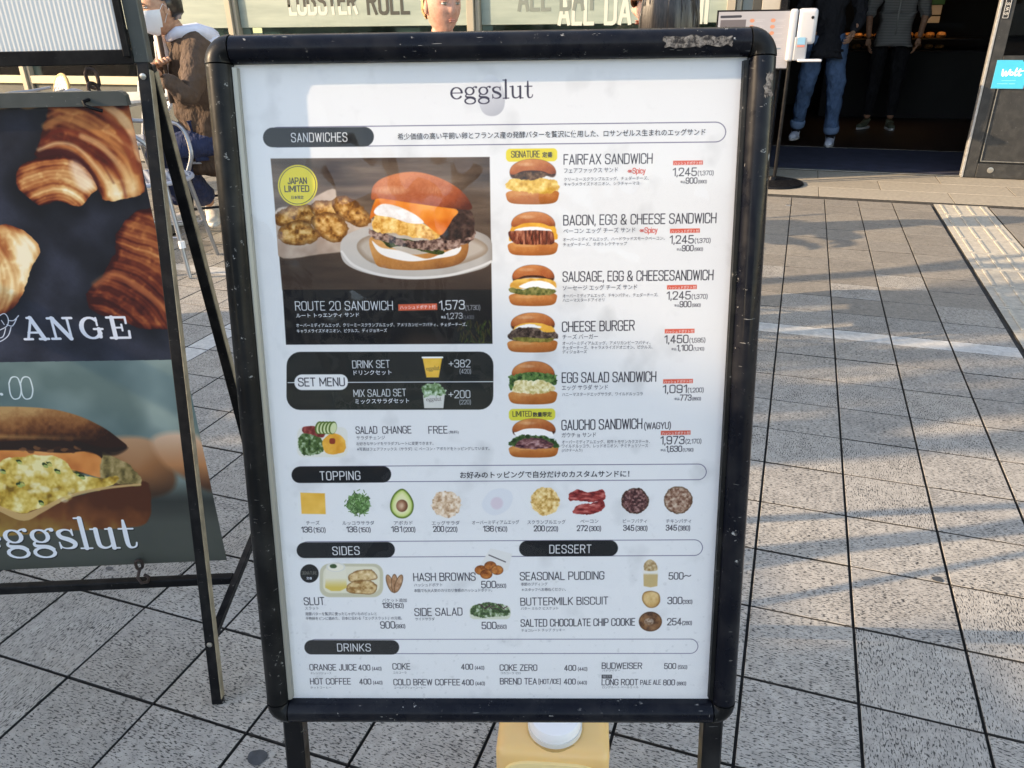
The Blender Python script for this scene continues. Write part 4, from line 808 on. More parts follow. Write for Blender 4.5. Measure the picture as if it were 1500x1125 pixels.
JP = {'ink': [
 ('希少価値の高い平飼い卵とフランス産の発酵バターを贅沢に使用した、ロサンゼルス生まれのエッグサンド', (583, 203.5), (1034, 195.5), 10.5, .008),
 ('定番', (795, 228.8), (810, 228.5), 8.5, .02), ('数量限定', (783, 609), (811, 608.5), 7.5, .02), ('お好みのトッピングで自分だけのカスタムサンドに！', (677, 699), (925, 696.5), 10.5, .016), ('日本限定', (428, 291), (446, 290.8), 5.4, .01)],
 'grey': [('フェアファックス サンド', (827, 252), (906, 250.5), 8.6), ('クリーミースクランブルエッグ、チェダーチーズ、', (827, 264), (951, 261.5), 6), ('キャラメライズドオニオン、シラチャーマヨ', (827, 271), (937, 269), 6),
 ('ベーコン エッグ チーズ サンド', (826.5, 340.5), (932, 338.5), 8.6), ('オーバーミディアムエッグ、ハードウッドスモークベーコン、', (826, 352), (975, 349.5), 6), ('チェダーチーズ、チポトレケチャップ', (826, 359.5), (920, 357.5), 6),
 ('ソーセージ エッグ チーズ サンド', (826, 424), (935, 422), 8.6), ('オーバーミディアムエッグ、チキンパティ、チェダーチーズ、', (826, 434.5), (966, 432.5), 6), ('ハニーマスタードアイオリ', (826, 441), (887, 440), 6),
 ('チーズ バーガー', (826, 495.5), (878, 494.5), 8), ('オーバーミディアムエッグ、アメリカンビーフパティ、', (826, 504), (955, 502.5), 6), ('チェダーチーズ、キャラメライズドオニオン、ピクルス、', (826, 510.5), (958, 509), 6), ('ディジョネーズ', (826, 516.5), (862, 516), 5.6),
 ('エッグ サラダ サンド', (825.5, 570), (893, 568.8), 8.4), ('ハニーマスタードエッグサラダ、ワイルドルッコラ', (826, 579), (944, 577.5), 6),
 ('ガウチョ サンド', (825.5, 639.3), (876, 638.5), 8), ('オーバーミディアムエッグ、和牛トモサンカクステーキ、', (826, 648.5), (955, 647.5), 6), ('ワイルドルッコラ、レッドオニオン、チミチュリソース', (826, 654.5), (952, 653.5), 6), ('(バクテー入り)', (826, 660.5), (856, 660), 5.2),
 ('サラダチェンジ', (525, 643.2), (567, 642.6), 6.5), ('お好きなサンドをサラダプレートに変更できます。', (525, 651.5), (638, 650.5), 5.5), ('※写真はフェアファックス（サラダ）に ベーコン・アボカドをトッピングしています。', (526, 659.5), (720, 658), 5.5), ('(無料)', (660, 634), (675, 633.8), 5),
 ('チーズ', (452, 768), (472, 767.8), 6.8), ('ルッコラサラダ', (505, 768.2), (552, 767.8), 6.8), ('アボカド', (580.5, 768), (608, 767.6), 6.8), ('エッグサラダ', (636, 768), (677, 767.5), 6.8), ('オーバーミディアムエッグ', (695, 767.2), (764, 766.2), 6.8), ('スクランブルエッグ', (776, 766.5), (832, 765.8), 6.8), ('ベーコン', (853.5, 765), (880, 764.6), 6.8), ('ビーフパティ', (916, 764.6), (951, 764.2), 6.8), ('チキンパティ', (979, 764.6), (1016, 764), 6.8),
 ('ハッシュドポテト', (610.5, 858.2), (652, 857.8), 5.6), ('本国でも大人気のカリカリ食感のハッシュドポテト。', (610.5, 866.5), (725, 865.5), 5.5), ('スラット', (451, 892.5), (471, 892.3), 5.5), ('発酵バターを贅沢に使ったじゃがいものピュレと', (451.5, 900.8), (556, 900.2), 5.3), ('半熟卵をビンに詰めた、日本に伝わる「エッグスラット」の元祖。', (452, 907.5), (593, 906.6), 5.3),
 ('バケット追加', (564, 881), (600, 880.7), 6), ('サイドサラダ', (612.5, 908), (641, 907.8), 5.2), ('季節のプディング', (767, 856.8), (806, 856.2), 5.3), ('＊スタッフへお尋ねください。', (768, 864.8), (833, 864), 5.3), ('バター ミルク ビスケット', (767, 892.2), (822, 891.6), 5), ('チョコレート チップ クッキー', (768, 924.2), (832, 923.4), 5),
 ('オレンジジュース', (459.5, 987), (490, 987), 4), ('コカコーラ', (580.5, 986), (600, 986), 4), ('コカコーラ ゼロ', (738, 986.5), (767, 986.5), 4), ('バドワイザー', (887, 982.5), (913, 982.3), 4), ('ホットコーヒー', (459.5, 1008), (490, 1008), 4), ('コールドブリューコーヒー', (582, 1008), (628, 1008), 4), ('ロングルート ペールエール', (887, 1007), (940, 1006.8), 4),
 ]+[('単品', (x-1, y), (x+6.5, y), 4.2) for x, y in ((998.5, 266.5), (993.5, 365.5), (990.5, 447.5), (986.5, 511.5), (991.5, 584.5), (971.5, 659.5))],
 'red': [('※', (920, 252.5), (927, 252.3), 9), ('※', (938, 339.5), (945, 339.3), 9)],
 'white': [('ルート トゥエンティ サンド', (436, 464.5), (528, 463), 7), ('オーバーミディアムエッグ、クリーミースクランブルエッグ、アメリカンビーフパティ、チェダーチーズ、', (436, 478.5), (686, 476.5), 6), ('キャラメライズドオニオン、ピクルス、ディジョネーズ', (437, 486.8), (569, 485.5), 6), ('ドリンクセット', (520.5, 548.5), (576, 547.5), 8), ('ミックスサラダセット', (523, 590.5), (602, 589), 8), ('単品', (648, 465.5), (655, 465.3), 4.2), ('定番', (453, 848), (461, 848), 4)],
 'pale': [('ハッシュドポテト付', (588, 452), (640, 450.8), 6)]+[('ハッシュドポテト付', (x+1.5, y-(22-(y-256)/393*2.6)+5.6), (x+42, y-(22-(y-256)/393*2.6)+4.8), 5) for x, y in ((987, 256), (983, 355), (979, 437), (976, 501), (974, 574), (971, 649))]}
for key, m_, lab in (('ink', M_ink, 'bold dark lettering'), ('grey', M_inkg, 'small grey lettering'), ('red', M_inkr, 'red lettering'), ('white', M_inkw, 'white lettering on the black boxes'), ('pale', M_inkp, 'white lettering on the red tags')):
    G = Glyphs()
    for e in JP[key]: G.add(e[0], e[1], e[2], e[3], MLoc, 0, 0, nm_, e[4] if len(e) > 4 else (.006 if key != 'grey' else .004))
    G.build('lettering', m_, SG_, lab)
# ================================================================ left pastry sign
M_bounce = m_plain('tan_bounced_light', (.30, .25, .17), .45, .35, 40, .3, metal=.3)  # tan colour stands in for light bounced off the sunlit ground
azl = math.radians(22.2); xl = V((math.cos(azl), math.sin(azl), 0)); bl = V((-math.sin(azl), math.cos(azl), 0)); FL = V((-.944, -1.866, 0)); Z = V((0, 0, 1))
def Q(x, b, z): return FL+xl*x+bl*b+Z*z
LS = empty('easel_sign', Q(-.33, .24, 0), 'black steel easel sign with ribbed white top panel, holding the pastry poster', 'easel sign')
for x, lb in ((0, None), (-.66, None)):
    MB().sq(Q(x, 0, 0), Q(x, .275, 1.12), .0185, .0185, xl, bev=.0012).build('leg', M_dk, LS, label='front leg')
    MB().sq(Q(x+.002, .285, 1.115), Q(x+.002, .48, 0), .0185, .0185, xl, bev=.0012).build('leg', M_dk, LS, label='rear leg')
    MB().sq(Q(x+.0103, .001, .012), Q(x+.0103, .272, 1.108), .0016, .0165, xl).build('leg_bounce_strip', M_bounce, LS, label='tan strip for ground light on the front leg'); MB().sq(Q(x+.0123, .2865, 1.105), Q(x+.0123, .479, .012), .0016, .0165, xl).build('leg_bounce_strip', M_bounce, LS, label='tan strip for ground light on the rear leg')
    MB().sq(Q(x, .036, .125), Q(x, .455, .125), .014, .014, xl, bev=.001).build('side_brace', M_dk, LS)
    MB().sq(Q(x, .275, 1.12), Q(x, .275, 1.62), .024, .02, xl, bev=.0015).build('upper_post', M_grn, LS)
MB().sq(Q(-.66, .21, .125), Q(-.007, .21, .125), .018, .018, bl, bev=.0015).build('lower_cross_bar', M_dk, LS)
MB().sq(Q(-.648, .272, 1.129), Q(-.012, .272, 1.129), .016, .022, bl, bev=.0015).build('upper_frame_rail', M_dk, LS); MB().sq(Q(-.648, .272, 1.61), Q(-.012, .272, 1.61), .016, .022, bl, bev=.0015).build('upper_frame_rail', M_dk, LS)
MB().sq(Q(-.018, .262, 1.13), Q(-.018, .262, 1.60), .01, .012, xl, bev=.001).build('upper_frame_rail', M_black, LS)
Mrb = mat('ribbed_polycarbonate', (.72, .71, .68), .35); n = N(Mrb); n.bump(n.noise(n.co('Object'), 5, 2), .1, .01)
b = MB(); k = 0; x = -.64
pts = []
while x < -.022: pts.append((x, .268+(.0005 if k % 2 else 0))); x += .0035; k += 1
vs = []
for x, d in pts: vs += [Q(x, d, 1.132), Q(x, d, 1.60)]
b.raw(vs, [(2*i, 2*i+2, 2*i+3, 2*i+1) for i in range(len(pts)-1)]).build('ribbed_panel', Mrb, LS)
# poster, top clip, chains
PC = make_poster(); im2 = PC.image('poster_print'); Mp = bpy.data.materials.new('poster_print'); Mp.use_nodes = True; n = N(Mp); ti = n.new('ShaderNodeTexImage'); ti.image = im2; uv = n.new('ShaderNodeUVMap'); n.l(uv.outputs[0], ti.inputs[0]); n.color(ti.outputs[0]); n.b.inputs['Roughness'].default_value = .32; n.b.inputs['Coat Weight'].default_value = .15; n.b.inputs['Coat Roughness'].default_value = .2; n.bump(n.noise(n.co('Object'), 3, 2), .15, .01)
PO = empty('pastry_poster', Q(-.33, .24, .15), 'tall poster of croissants above an egg sandwich, hung in the easel sign', 'poster')
MB().box((0, 0, 0), (.61, .0026, .908), Matrix((xl, bl, Z)).transposed()).build('poster_board', mat('board_edge', (.1, .1, .1), .6), PO).matrix_basis = Matrix.Translation(Q(-.332, .2418, .606))
printed('poster_print', [Q(-.64, .24, 1.062), Q(-.024, .24, 1.062), Q(-.024, .24, .15), Q(-.64, .24, .15)], Mp, PO)
b = MB(); a_ = [(-.645, 0), (-.645, .022), (-.034, .022), (-.028, .020), (-.024, .015), (-.023, 0)]
b.sweep([(p, q) for p, q in a_], [(Q(0, .232, 1.059), xl, Z), (Q(0, .248, 1.059), xl, Z)]).build('clip_bar', M_grn, PO)
def link(c, ax, up, L_=.036, w=.018, r=.0028):
    p = []
    for k in range(16):
        t = 2*math.pi*k/16; p.append(V(c)+V(ax)*(w/2*math.cos(t))+V(up)*((L_-w)/2*(1 if math.sin(t) > 0 else -1 if math.sin(t) < 0 else 0)+w/2*math.sin(t)))
    return p
for cx in (-.085, -.575):
    ch = empty('chain', Q(cx, .25, 1.08), None); ch['label'] = 'short black chain holding the pastry poster '+('near the right leg' if cx > -.3 else 'near the left leg'); ch['category'] = 'chain'
    MB().tube(link(Q(cx, .270, 1.098), xl, (Z-bl*.1).normalized(), .030, .018), .0030, 8, closed=True).build('chain_link', M_rust, ch, True)
    MB().tube(link(Q(cx+.003, .262, 1.076), (xl*.6+bl*.8), (Z-xl*.2).normalized(), .032, .016), .0030, 8, closed=True).build('chain_link', M_rust, ch, True)
    MB().tube([Q(cx+.006, .245, 1.066), Q(cx+.004, .233, 1.069), Q(cx-.001, .222, 1.067), Q(cx+.001, .220, 1.061), Q(cx+.010, .222, 1.057), Q(cx+.024, .226, 1.052)], .0028, 8).build('hook', M_dk, ch, True)
    c2 = empty('chain', Q(cx-.1, .215, .14), None); c2['label'] = 'rusty hook tying the poster bottom to the bar '+('near the right leg' if cx > -.3 else 'by the left leg'); c2['category'] = 'chain'
    x = cx-.115 if cx > -.3 else cx-.05
    MB().tube(link(Q(x, .228, .158), (xl*.8+bl*.4).normalized(), Z, .022, .012), .0032, 8, closed=True).build('chain_link', M_rust, c2, True)
    MB().tube([Q(x+.002, .22, .150), Q(x+.001, .208, .14), Q(x+.010, .2, .132), Q(x+.024, .198, .136), Q(x+.028, .2, .146), Q(x+.018, .204, .15)], .0034, 8).build('hook', M_rust, c2, True)
for x in (0, -.66):
    for b_, z_ in ((.0307, .125), (.270, 1.100)):
        MB().lathe([(0, 0), (.0052, 0), (.005, .002), (.003, .003), (0, .003)], 10, Q(x, b_-.0097, z_), R=V((-bl.x, -bl.y, 0)).to_track_quat('Z', 'Y').to_matrix()).build('bolt', M_steel, LS, True)
# ================================================================ yellow weight under the menu sign
YT = empty('weight_tank', (-.245, -1.83, 0), 'yellow plastic water weight with a white screw cap below the menu sign', 'sign weight')
ay = math.radians(14); ty = V((math.cos(ay), math.sin(ay), 0)); tb = V((-math.sin(ay), math.cos(ay), 0)); RT = Matrix((ty, tb, Z)).transposed()
def yq(x, b, z): return V((-.244, -1.985, 0))+ty*x+tb*b+Z*z
M_yel = mat('yellow_polyethylene', (.86, .6, .3), .38); M_yel.node_tree.nodes['Principled BSDF'].inputs['Subsurface Weight'].default_value = .35; M_yel.node_tree.nodes['Principled BSDF'].inputs['Subsurface Radius'].default_value = (.03, .02, .006); n = N(M_yel); n.color(n.ramp(n.noise(n.co('Object'), 7, 3), [(.3, (.80, .49, .18)), (.7, (.86, .56, .24))])); n.bump(n.noise(n.co('Object'), 40, 3), .06, .004)
MB().box(yq(0, .075, .135), (.158, .15, .27), RT, bev=.018, seg=4).build('tank_body', M_yel, YT, True)
b = MB(); 
arch = [(-.069, .0), (.069, .0)]+[(.069*math.copysign(abs(math.cos(t))**.45, math.cos(t)), .2+.043*math.sin(t)**.7) for t in [math.pi*k/16 for k in range(17)]]
b.sweep(arch, [(yq(0, -.0045, .012), ty, Z), (yq(0, .004, .012), ty, Z)]).build('front_panel', mat('pale_yellow_polyethylene', (.90, .70, .34), .4), YT)
b = MB(); b.lathe([(0, -.012), (.036, -.012), (.0365, .004), (.036, .010), (.0335, .0145), (.028, .016), (0, .0162)], 40, (0, 0, 0)); cp = b.build('screw_cap', mat('white_plastic', (.80, .80, .80), .35), YT, True)
cp.matrix_basis = Matrix.Translation(yq(.002, .047, .276))
b = MB(); b.lathe([(.0368, -.008), (.0383, -.008), (.0383, .002), (.0368, .002)], 40); b.build('cap_skirt', mat('grubby_white_plastic', (.66, .65, .62), .5), YT, True).matrix_basis = cp.matrix_basis
MB().sq(yq(0, -.0052, .02), yq(0, -.0052, .24), .0018, .0016, ty).build('mould_seam', M_yel, YT)
b = MB(); b.lathe([(.037, -.02), (.042, -.02), (.041, -.006), (.037, -.006)], 32); b.build('cap_collar', mat('dark_orange_collar', (.5, .3, .1), .5), YT, True).matrix_basis = cp.matrix_basis  # darker orange ring around the foot of the cap
# ================================================================ shopfront
YF = 3.72
FX = lambda x: -.0415+(x+.0415)*1.098
FZ = lambda z: 1.1825+(z-1.1825)*1.098
M_mull = m_plain('cream_aluminium', (.36, .32, .25), .4, .05, 3, 0, metal=.2); M_base = m_plain('dark_green_base', (.055, .065, .06), .6, .3, 3, .1); M_sill = m_plain('pale_yellow_sill', (.62, .53, .34), .6, .08, 4, .05)
M_film = mat('frosted_green_film', (.24, .30, .265), .5); n = N(M_film); n.color(n.mix(n.ramp(n.noise(n.co('Object', (.6, 1, 5)), 3, 3), [(.35, 0), (.7, 1)]), (.22, .275, .24), (.29, .345, .30)))
def m_glass(name, tint=(.75, .85, .8), a=.75):
    m = bpy.data.materials.new(name); m.use_nodes = True; t = m.node_tree; t.nodes.remove(t.nodes['Principled BSDF']); n = N(m)
    tr = n.new('ShaderNodeBsdfTransparent'); tr.inputs[0].default_value = (*tint, 1); gl = n.new('ShaderNodeBsdfGlossy'); gl.inputs['Roughness'].default_value = .02; fr = n.new('ShaderNodeFresnel'); mx = n.new('ShaderNodeMixShader')
    n.l(fr.outputs[0], mx.inputs[0]); n.l(tr.outputs[0], mx.inputs[1]); n.l(gl.outputs[0], mx.inputs[2]); n.l(mx.outputs[0], t.nodes['Material Output'].inputs[0]); return m
M_glass = m_glass('window_glass')
SF = empty('shopfront', (-4, YF, 0), 'glazed shop front with cream mullions and pale green frosted windows behind the signs', 'shop front')
def bx(name, x0, x1, y0, y1, z0, z1, m, p, bev=.003, lab=None): return MB().box(((x0+x1)/2, (y0+y1)/2, (z0+z1)/2), (x1-x0, y1-y0, z1-z0), bev=bev).build(name, m, p, label=lab)
ML = [FX(x) for x in (-11.2, -9.02, -6.84, -4.46, -2.36, -.52)]
for i, x in enumerate(ML):
    w = .05 if i != 3 else .045
    bx('mullion', x-w, x+w*.2, YF-.06, YF+.04, .012, 2.6, M_mull, SF); bx('mullion', x+w*.2+.004, x+w, YF-.035, YF+.04, .012, 2.6, M_mull, SF)
    bx('mullion', x+w+.002, x+w+.09, YF+.02, YF+.05, .012, 2.6, m_plain('shadow_grey_strip', (.33, .36, .33), .5, .05), SF, lab='flat grey strip for the shade beside the mullion')  # grey strip stands in for the shade beside each mullion
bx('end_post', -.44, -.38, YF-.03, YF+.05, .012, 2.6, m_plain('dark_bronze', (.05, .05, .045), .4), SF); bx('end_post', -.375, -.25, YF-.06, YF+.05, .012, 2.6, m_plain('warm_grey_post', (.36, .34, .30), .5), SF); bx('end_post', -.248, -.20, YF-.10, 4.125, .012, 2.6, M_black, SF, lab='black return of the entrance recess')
bx('header', -12, 2.6, YF-.1, YF+.12, 2.6, 2.95, M_base, SF); bx('upper_wall', -12, 9, YF+.02, YF+.4, 2.95, 5.5, m_plain('grey_cladding', (.3, .3, .29), .7), SF)
for i in range(len(ML)-1):
    x0, x1 = ML[i]+.052, ML[i+1]-.052
    bx('base_panel', x0, x1, YF-.01, YF+.03, .012, .61, M_base, SF); bx('sill', x0, x1, YF-.04, YF+.04, .612, .684, M_sill, SF)
    bx('frosted_panel', x0, x1, YF+.004, YF+.014, 1.102, 2.598, M_film, SF); bx('window_pane', x0, x1, YF+.018, YF+.024, .686, 2.596, M_glass, SF, 0)
    bx('inner_blind', x0, x1, YF+.30, YF+.31, .70, 2.59, m_plain('pale_interior_screen', (.50, .56, .50), .7, .1, 2), SF)
    r = random.Random(i)
    x = x0+.15
    while x < x1-.3:
        w = r.uniform(.12, .3); bx('interior_box', x, x+w, YF+.12, YF+.26, .74, .74+r.uniform(.28, .36), m_plain('white_crate', (.72, .70, .64), .6) if r.random() < .6 else m_plain('grey_crate', (.26, .25, .24), .6), SF); x += w+r.uniform(.04, .2)
# stencil lettering on the film
def stencil(s, x0, z0, h, wd, m, lab, zclip=None, zmin=None):
    b = MB(); adv = 0; y = YF+.0025
    for ch in s:
        g = GL.get(ch)
        if g is None: adv += .4; continue
        for pl in g[1]:
            for (ax, ay_), (cx, cy) in zip(pl[:-1], pl[1:]):
                if abs(((ay_+cy)/2)-.5) < .06 and abs(ay_-cy) < .02 and ch not in 'AERH': continue
                q0, q1 = V((FX(x0+(adv+ax)*wd), y, FZ(z0+ay_*h))), V((FX(x0+(adv+cx)*wd), y, FZ(z0+cy*h)))
                if zclip and max(q0.z, q1.z) > zclip and min(q0.z, q1.z) > zclip-.004: continue
                if zclip and max(q0.z, q1.z) > zclip:
                    hi, lo = (q0, q1) if q0.z > q1.z else (q1, q0); hi = lo+(hi-lo)*((zclip-lo.z)/(hi.z-lo.z)); q0, q1 = lo, hi
                if zmin and max(q0.z, q1.z) < zmin: continue
                if zmin and min(q0.z, q1.z) < zmin:
                    hi, lo = (q0, q1) if q0.z > q1.z else (q1, q0); lo = hi+(lo-hi)*((hi.z-zmin)/(hi.z-lo.z)); q0, q1 = lo, hi
                if (q1-q0).length < 1e-5: continue
                d = (q1-q0).normalized(); p = V((0, 1, 0)).cross(d)*.0135; e = d*.012; y -= .00001; o_ = V((0, (y-(YF+.0025)), 0))
                b.raw([q0-p-e+o_, q1-p+e+o_, q1+p+e+o_, q0+p-e+o_], [(0, 1, 2, 3)])
        adv += g[0]+.22
    b.build('window_lettering', m, SF, label=lab)
M_sten = mat('black_stencil', (.03, .035, .03), .5); M_stw = mat('pale_letter_tone', (.46, .49, .43), .6); M_stg = mat('faint_stencil', (.15, .18, .16), .6)
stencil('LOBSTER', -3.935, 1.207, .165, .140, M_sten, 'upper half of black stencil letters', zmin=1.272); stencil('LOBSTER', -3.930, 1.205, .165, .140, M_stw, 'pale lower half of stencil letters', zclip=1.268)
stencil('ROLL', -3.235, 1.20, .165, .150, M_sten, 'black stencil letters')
stencil('ALL DAY', -2.02, 1.206, .165, .14, M_stg, 'faint grey stencil letters'); stencil('ALL DAY', -1.72, 1.112, .17, .15, M_stw, 'blurred white letters standing in for a reflection'); stencil('HI', -.80, 1.112, .17, .15, M_stw, 'blurred white letters standing in for a reflection')  # white letter copies stand in for the reflection of the stencils
# ---------------------------------------------------------------- entrance with side door
DR = empty('entrance', (1.3, 4.13, 0), 'black entrance frame beside the dark open doorway with a blue sticker', 'door')
M_door = m_paint('matt_black_door', (.028, .028, .027), (.45, .45, .42), .70, .5, .6, .05, 0); YD = 4.13
bx('door_edge', 1.195, 1.212, YD-.035, YD+.03, .01, 2.5, m_plain('chipped_silver_edge', (.45, .44, .42), .4, .2, 40, .3, metal=.5), DR, .002)
bx('door_stile', 1.214, 1.292, YD-.03, YD+.03, .01, 2.5, M_door, DR); bx('bottom_rail', 1.294, 2.9, YD-.03, YD+.03, .01, .115, M_door, DR); bx('lower_panel', 1.294, 2.9, YD-.018, YD+.02, .117, .80, M_door, DR); bx('middle_rail', 1.294, 2.9, YD-.03, YD+.03, .802, .862, M_door, DR)
for z0, z1, x0, x1 in ((.128, .134, 1.305, 2.88), (.782, .788, 1.305, 2.88), (.134, .782, 1.305, 1.311)): bx('panel_moulding', x0, x1, YD-.028, YD-.0185, z0, z1, m_plain('worn_moulding', (.16, .16, .15), .4, .3, 30), DR, .001)
bx('window_pane', 1.294, 2.9, YD-.004, YD+.004, .864, 2.4, m_glass('dark_window_glass', (.12, .16, .2)), DR, 0)
MB().lathe([(0, 0), (.022, 0), (.021, .004), (.012, .006), (0, .005)], 20, R=Matrix.Rotation(math.radians(90), 3, 'X'), o=(1.385, YD-.0305, .068)).build('bolt_cap', M_steel, DR, True)
ST = MB().box((0, 0, 0), (.205, .0012, .19), bev=0); so = ST.build('sticker', mat('sticker_edge', (.1, .5, .65), .4), DR); so.location = (1.362, YD-.0308, .738)
CS = Canvas(420, 390, np.diag([2, 2, 1.]), (40, 178, 212)); CS.blob([(165, -5), (178, 14), (190, 18), (196, 30), (215, 30), (215, -5)], (30, 30, 30), smooth=True)
P_ = lambda pts, w=12: CS.line([(x, y) for x, y in pts], w, (240, 246, 250), smooth=True)
P_([(50, 66), (54, 100), (60, 104), (72, 78), (76, 102), (84, 102), (98, 66)]); CS.ell(112, 92, 16, 15, (240, 246, 250)); CS.ell(112, 92, 5, 5, (40, 178, 212)); P_([(140, 56), (134, 90), (138, 103), (146, 102)]); P_([(164, 62), (158, 92), (164, 104), (174, 100)]); P_([(150, 76), (184, 72)], 9)
CS.line([(58, 140), (150, 139)], 4, (150, 215, 230), alpha=.7); CS.line([(34, 163), (100, 162)], 5, (150, 215, 230), alpha=.7); CS.line([(112, 162), (150, 162)], 5, (150, 215, 230), alpha=.7)
ims = CS.image('sticker_print'); Ms = bpy.data.materials.new('sticker_print'); Ms.use_nodes = True; n = N(Ms); ti = n.new('ShaderNodeTexImage'); ti.image = ims; uv = n.new('ShaderNodeUVMap'); n.l(uv.outputs[0], ti.inputs[0]); n.color(ti.outputs[0]); n.b.inputs['Roughness'].default_value = .4
sy = YD-.0325; printed('sticker_print', [(1.262, sy, .832), (1.462, sy, .832), (1.462, sy, .645), (1.262, sy, .645)], Ms, DR, 'cyan sticker with white writing')
bx('sticker', 1.468, 1.6, YD-.0325, YD-.031, .645, .72, mat('red_sticker', (.6, .08, .07), .4), DR, 0, 'small red sticker')
SW = bx('plate', 1.224, 1.266, YD-.036, YD-.031, 1.10, 1.32, mat('plate_black', (.02, .02, .02), .4), DR, 0, 'narrow black plate with a white outline')
for x0, x1, z0, z1 in ((1.228, 1.230, 1.104, 1.32), (1.260, 1.262, 1.104, 1.32), (1.228, 1.262, 1.104, 1.106)): bx('plate_outline', x0, x1, YD-.038, YD-.0362, z0, z1, mat('white_line', (.7, .7, .68), .5), DR, 0)
G = Glyphs(); G.add('SWS', (1.239, 1.13), (1.239, 1.21), .022, lambda u, v: V((u+(.0 if True else 0), YD-.0365, v)) if False else V((u, YD-.0365, v)), 0, 0, V((0, -1, 0)))
# lettering runs upwards: rebuild it from capitals of the stroke set
b = MB(); zz = 1.125
for ch in 'SWS':
    g = GL[ch]
    for pl in g[1]:
        for a, c in zip(pl[:-1], pl[1:]):
            q0 = V((1.254-a[1]*.018, YD-.0375, zz+a[0]*.034)); q1 = V((1.254-c[1]*.018, YD-.0375, zz+c[0]*.034))
            if (q1-q0).length > 1e-5: b.tube([q0, q1], .0011, 4)
    zz += .034*g[0]+.012
b.build('plate_lettering', mat('white_paint', (.75, .75, .72), .5), DR)
bx('header', -.2, 2.9, YD-.03, YD+.1, 2.4, 2.62, M_door, DR)
bx('threshold', -.2, 1.194, YD-.02, YD+.02, .011, .016, M_steel, DR, .001)
# the wall right of the door panel and the ceiling over the recess
RW = empty('building_wall', (5, 4.3, 0), 'dark wall to the right of the entrance', 'wall'); bx('wall', 2.905, 9, YD-.05, YD+.3, 0, 3, M_base, RW); bx('soffit', -.2, 9, YF+.4, 4.5, 2.63, 2.75, M_base, RW)
# ---------------------------------------------------------------- interior
IN = empty('shop_interior', (.5, 7, 0), 'dark shop interior seen through the open doorway', 'room')
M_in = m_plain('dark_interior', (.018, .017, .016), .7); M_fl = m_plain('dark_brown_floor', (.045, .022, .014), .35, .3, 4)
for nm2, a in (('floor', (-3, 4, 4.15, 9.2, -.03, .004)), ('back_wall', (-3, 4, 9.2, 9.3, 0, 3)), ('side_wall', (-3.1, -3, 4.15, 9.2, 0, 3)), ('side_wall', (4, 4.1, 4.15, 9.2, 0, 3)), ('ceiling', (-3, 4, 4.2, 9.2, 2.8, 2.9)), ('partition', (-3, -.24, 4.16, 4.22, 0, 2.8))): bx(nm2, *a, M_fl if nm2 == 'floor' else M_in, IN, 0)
tag(bx('door_mat', -.9, 2.4, 4.16, 5.34, .0045, .012, m_plain('navy_mat', (.022, .026, .05), .95, .3, 8, .4), None, .002), 'dark navy entrance mat just inside the doorway', 'door mat')
bx('floor_trim', -1.5, 2.4, 5.36, 5.375, .004, .012, M_steel, IN, .001)
CT = empty('counter', (1.2, 8.0, 0), 'dark counter with lit baked goods at the back of the shop', 'counter'); bx('counter_body', .2, 2.6, 7.9, 8.7, .004, .72, M_in, CT); bx('display_shelf', .2, 2.6, 7.95, 8.65, .84, .855, M_in, CT); bx('counter_top', .2, 2.6, 7.9, 8.7, .722, .735, M_in, CT)
M_lamp = bpy.data.materials.new('warm_display_lamp'); M_lamp.use_nodes = True; n = N(M_lamp); n.b.inputs['Emission Color'].default_value = (1, .62, .3, 1); n.b.inputs['Emission Strength'].default_value = 1.6
bx('display_lamp', .25, 1.5, 8.0, 8.02, .99, 1.0, M_lamp, CT, 0); bx('display_valance', .2, 1.6, 7.95, 7.96, .965, 1.02, M_in, CT, 0)
M_bake = m_plain('baked_goods', (.42, .20, .07), .5, .5, 30, .3)
r = random.Random(2)
BK = empty('pastries', (.8, 8.1, .735), 'brown baked pastries glowing in the lit display on the counter', 'pastry')
for k in range(22): MB().lathe([(0, -.03), (.04, -.025), (.055, 0), (.04, .025), (0, .032)], 12).build('pastry', M_bake, BK, True).matrix_basis = Matrix.Translation((.3+k % 11*.11, 8.05+r.uniform(0, .15), .77 if k < 11 else .89)) @ Matrix.Diagonal((1, 1, r.uniform(.7, 1.2), 1))
for k, (z0, z1) in enumerate(((1.10, 1.2), (.985, 1.085))): tag(bx('menu_paper', 1.17+k*.005, 1.36, 8.17, 8.173, z0, z1, mat('dim_paper', (.5, .5, .48), .7), None, 0), ('upper' if k == 0 else 'lower')+' white paper hung in the dark shop above the pastries', 'paper')
tag(bx('green_card', 1.17, 1.38, 8.18, 8.183, 1.205, 1.5, mat('green_card', (.05, .2, .08), .6), None, 0), 'green card above the white papers in the dark shop', 'card')
# ================================================================ menu stand with sanitizer dispenser
SS = empty('sanitizer_stand', (-.155, 3.50, 0), 'black pole stand with a heavy round base by the doorway', 'stand')
MB().lathe([(0, .006), (.225, .006), (.23, .012), (.222, .022), (.16, .03), (.03, .036), (.02, .06), (0, .06)], 40, (-.155, 3.5, 0)).build('base', M_black, SS, True)
MB().tube([(-.140, 3.5, .03), (-.140, 3.5, 1.18)], .0125, 12).build('pole', M_black, SS, True); MB().tube([(-.225, 3.52, .03), (-.225, 3.52, 1.02)], .016, 12).build('pole', M_black, SS, True)
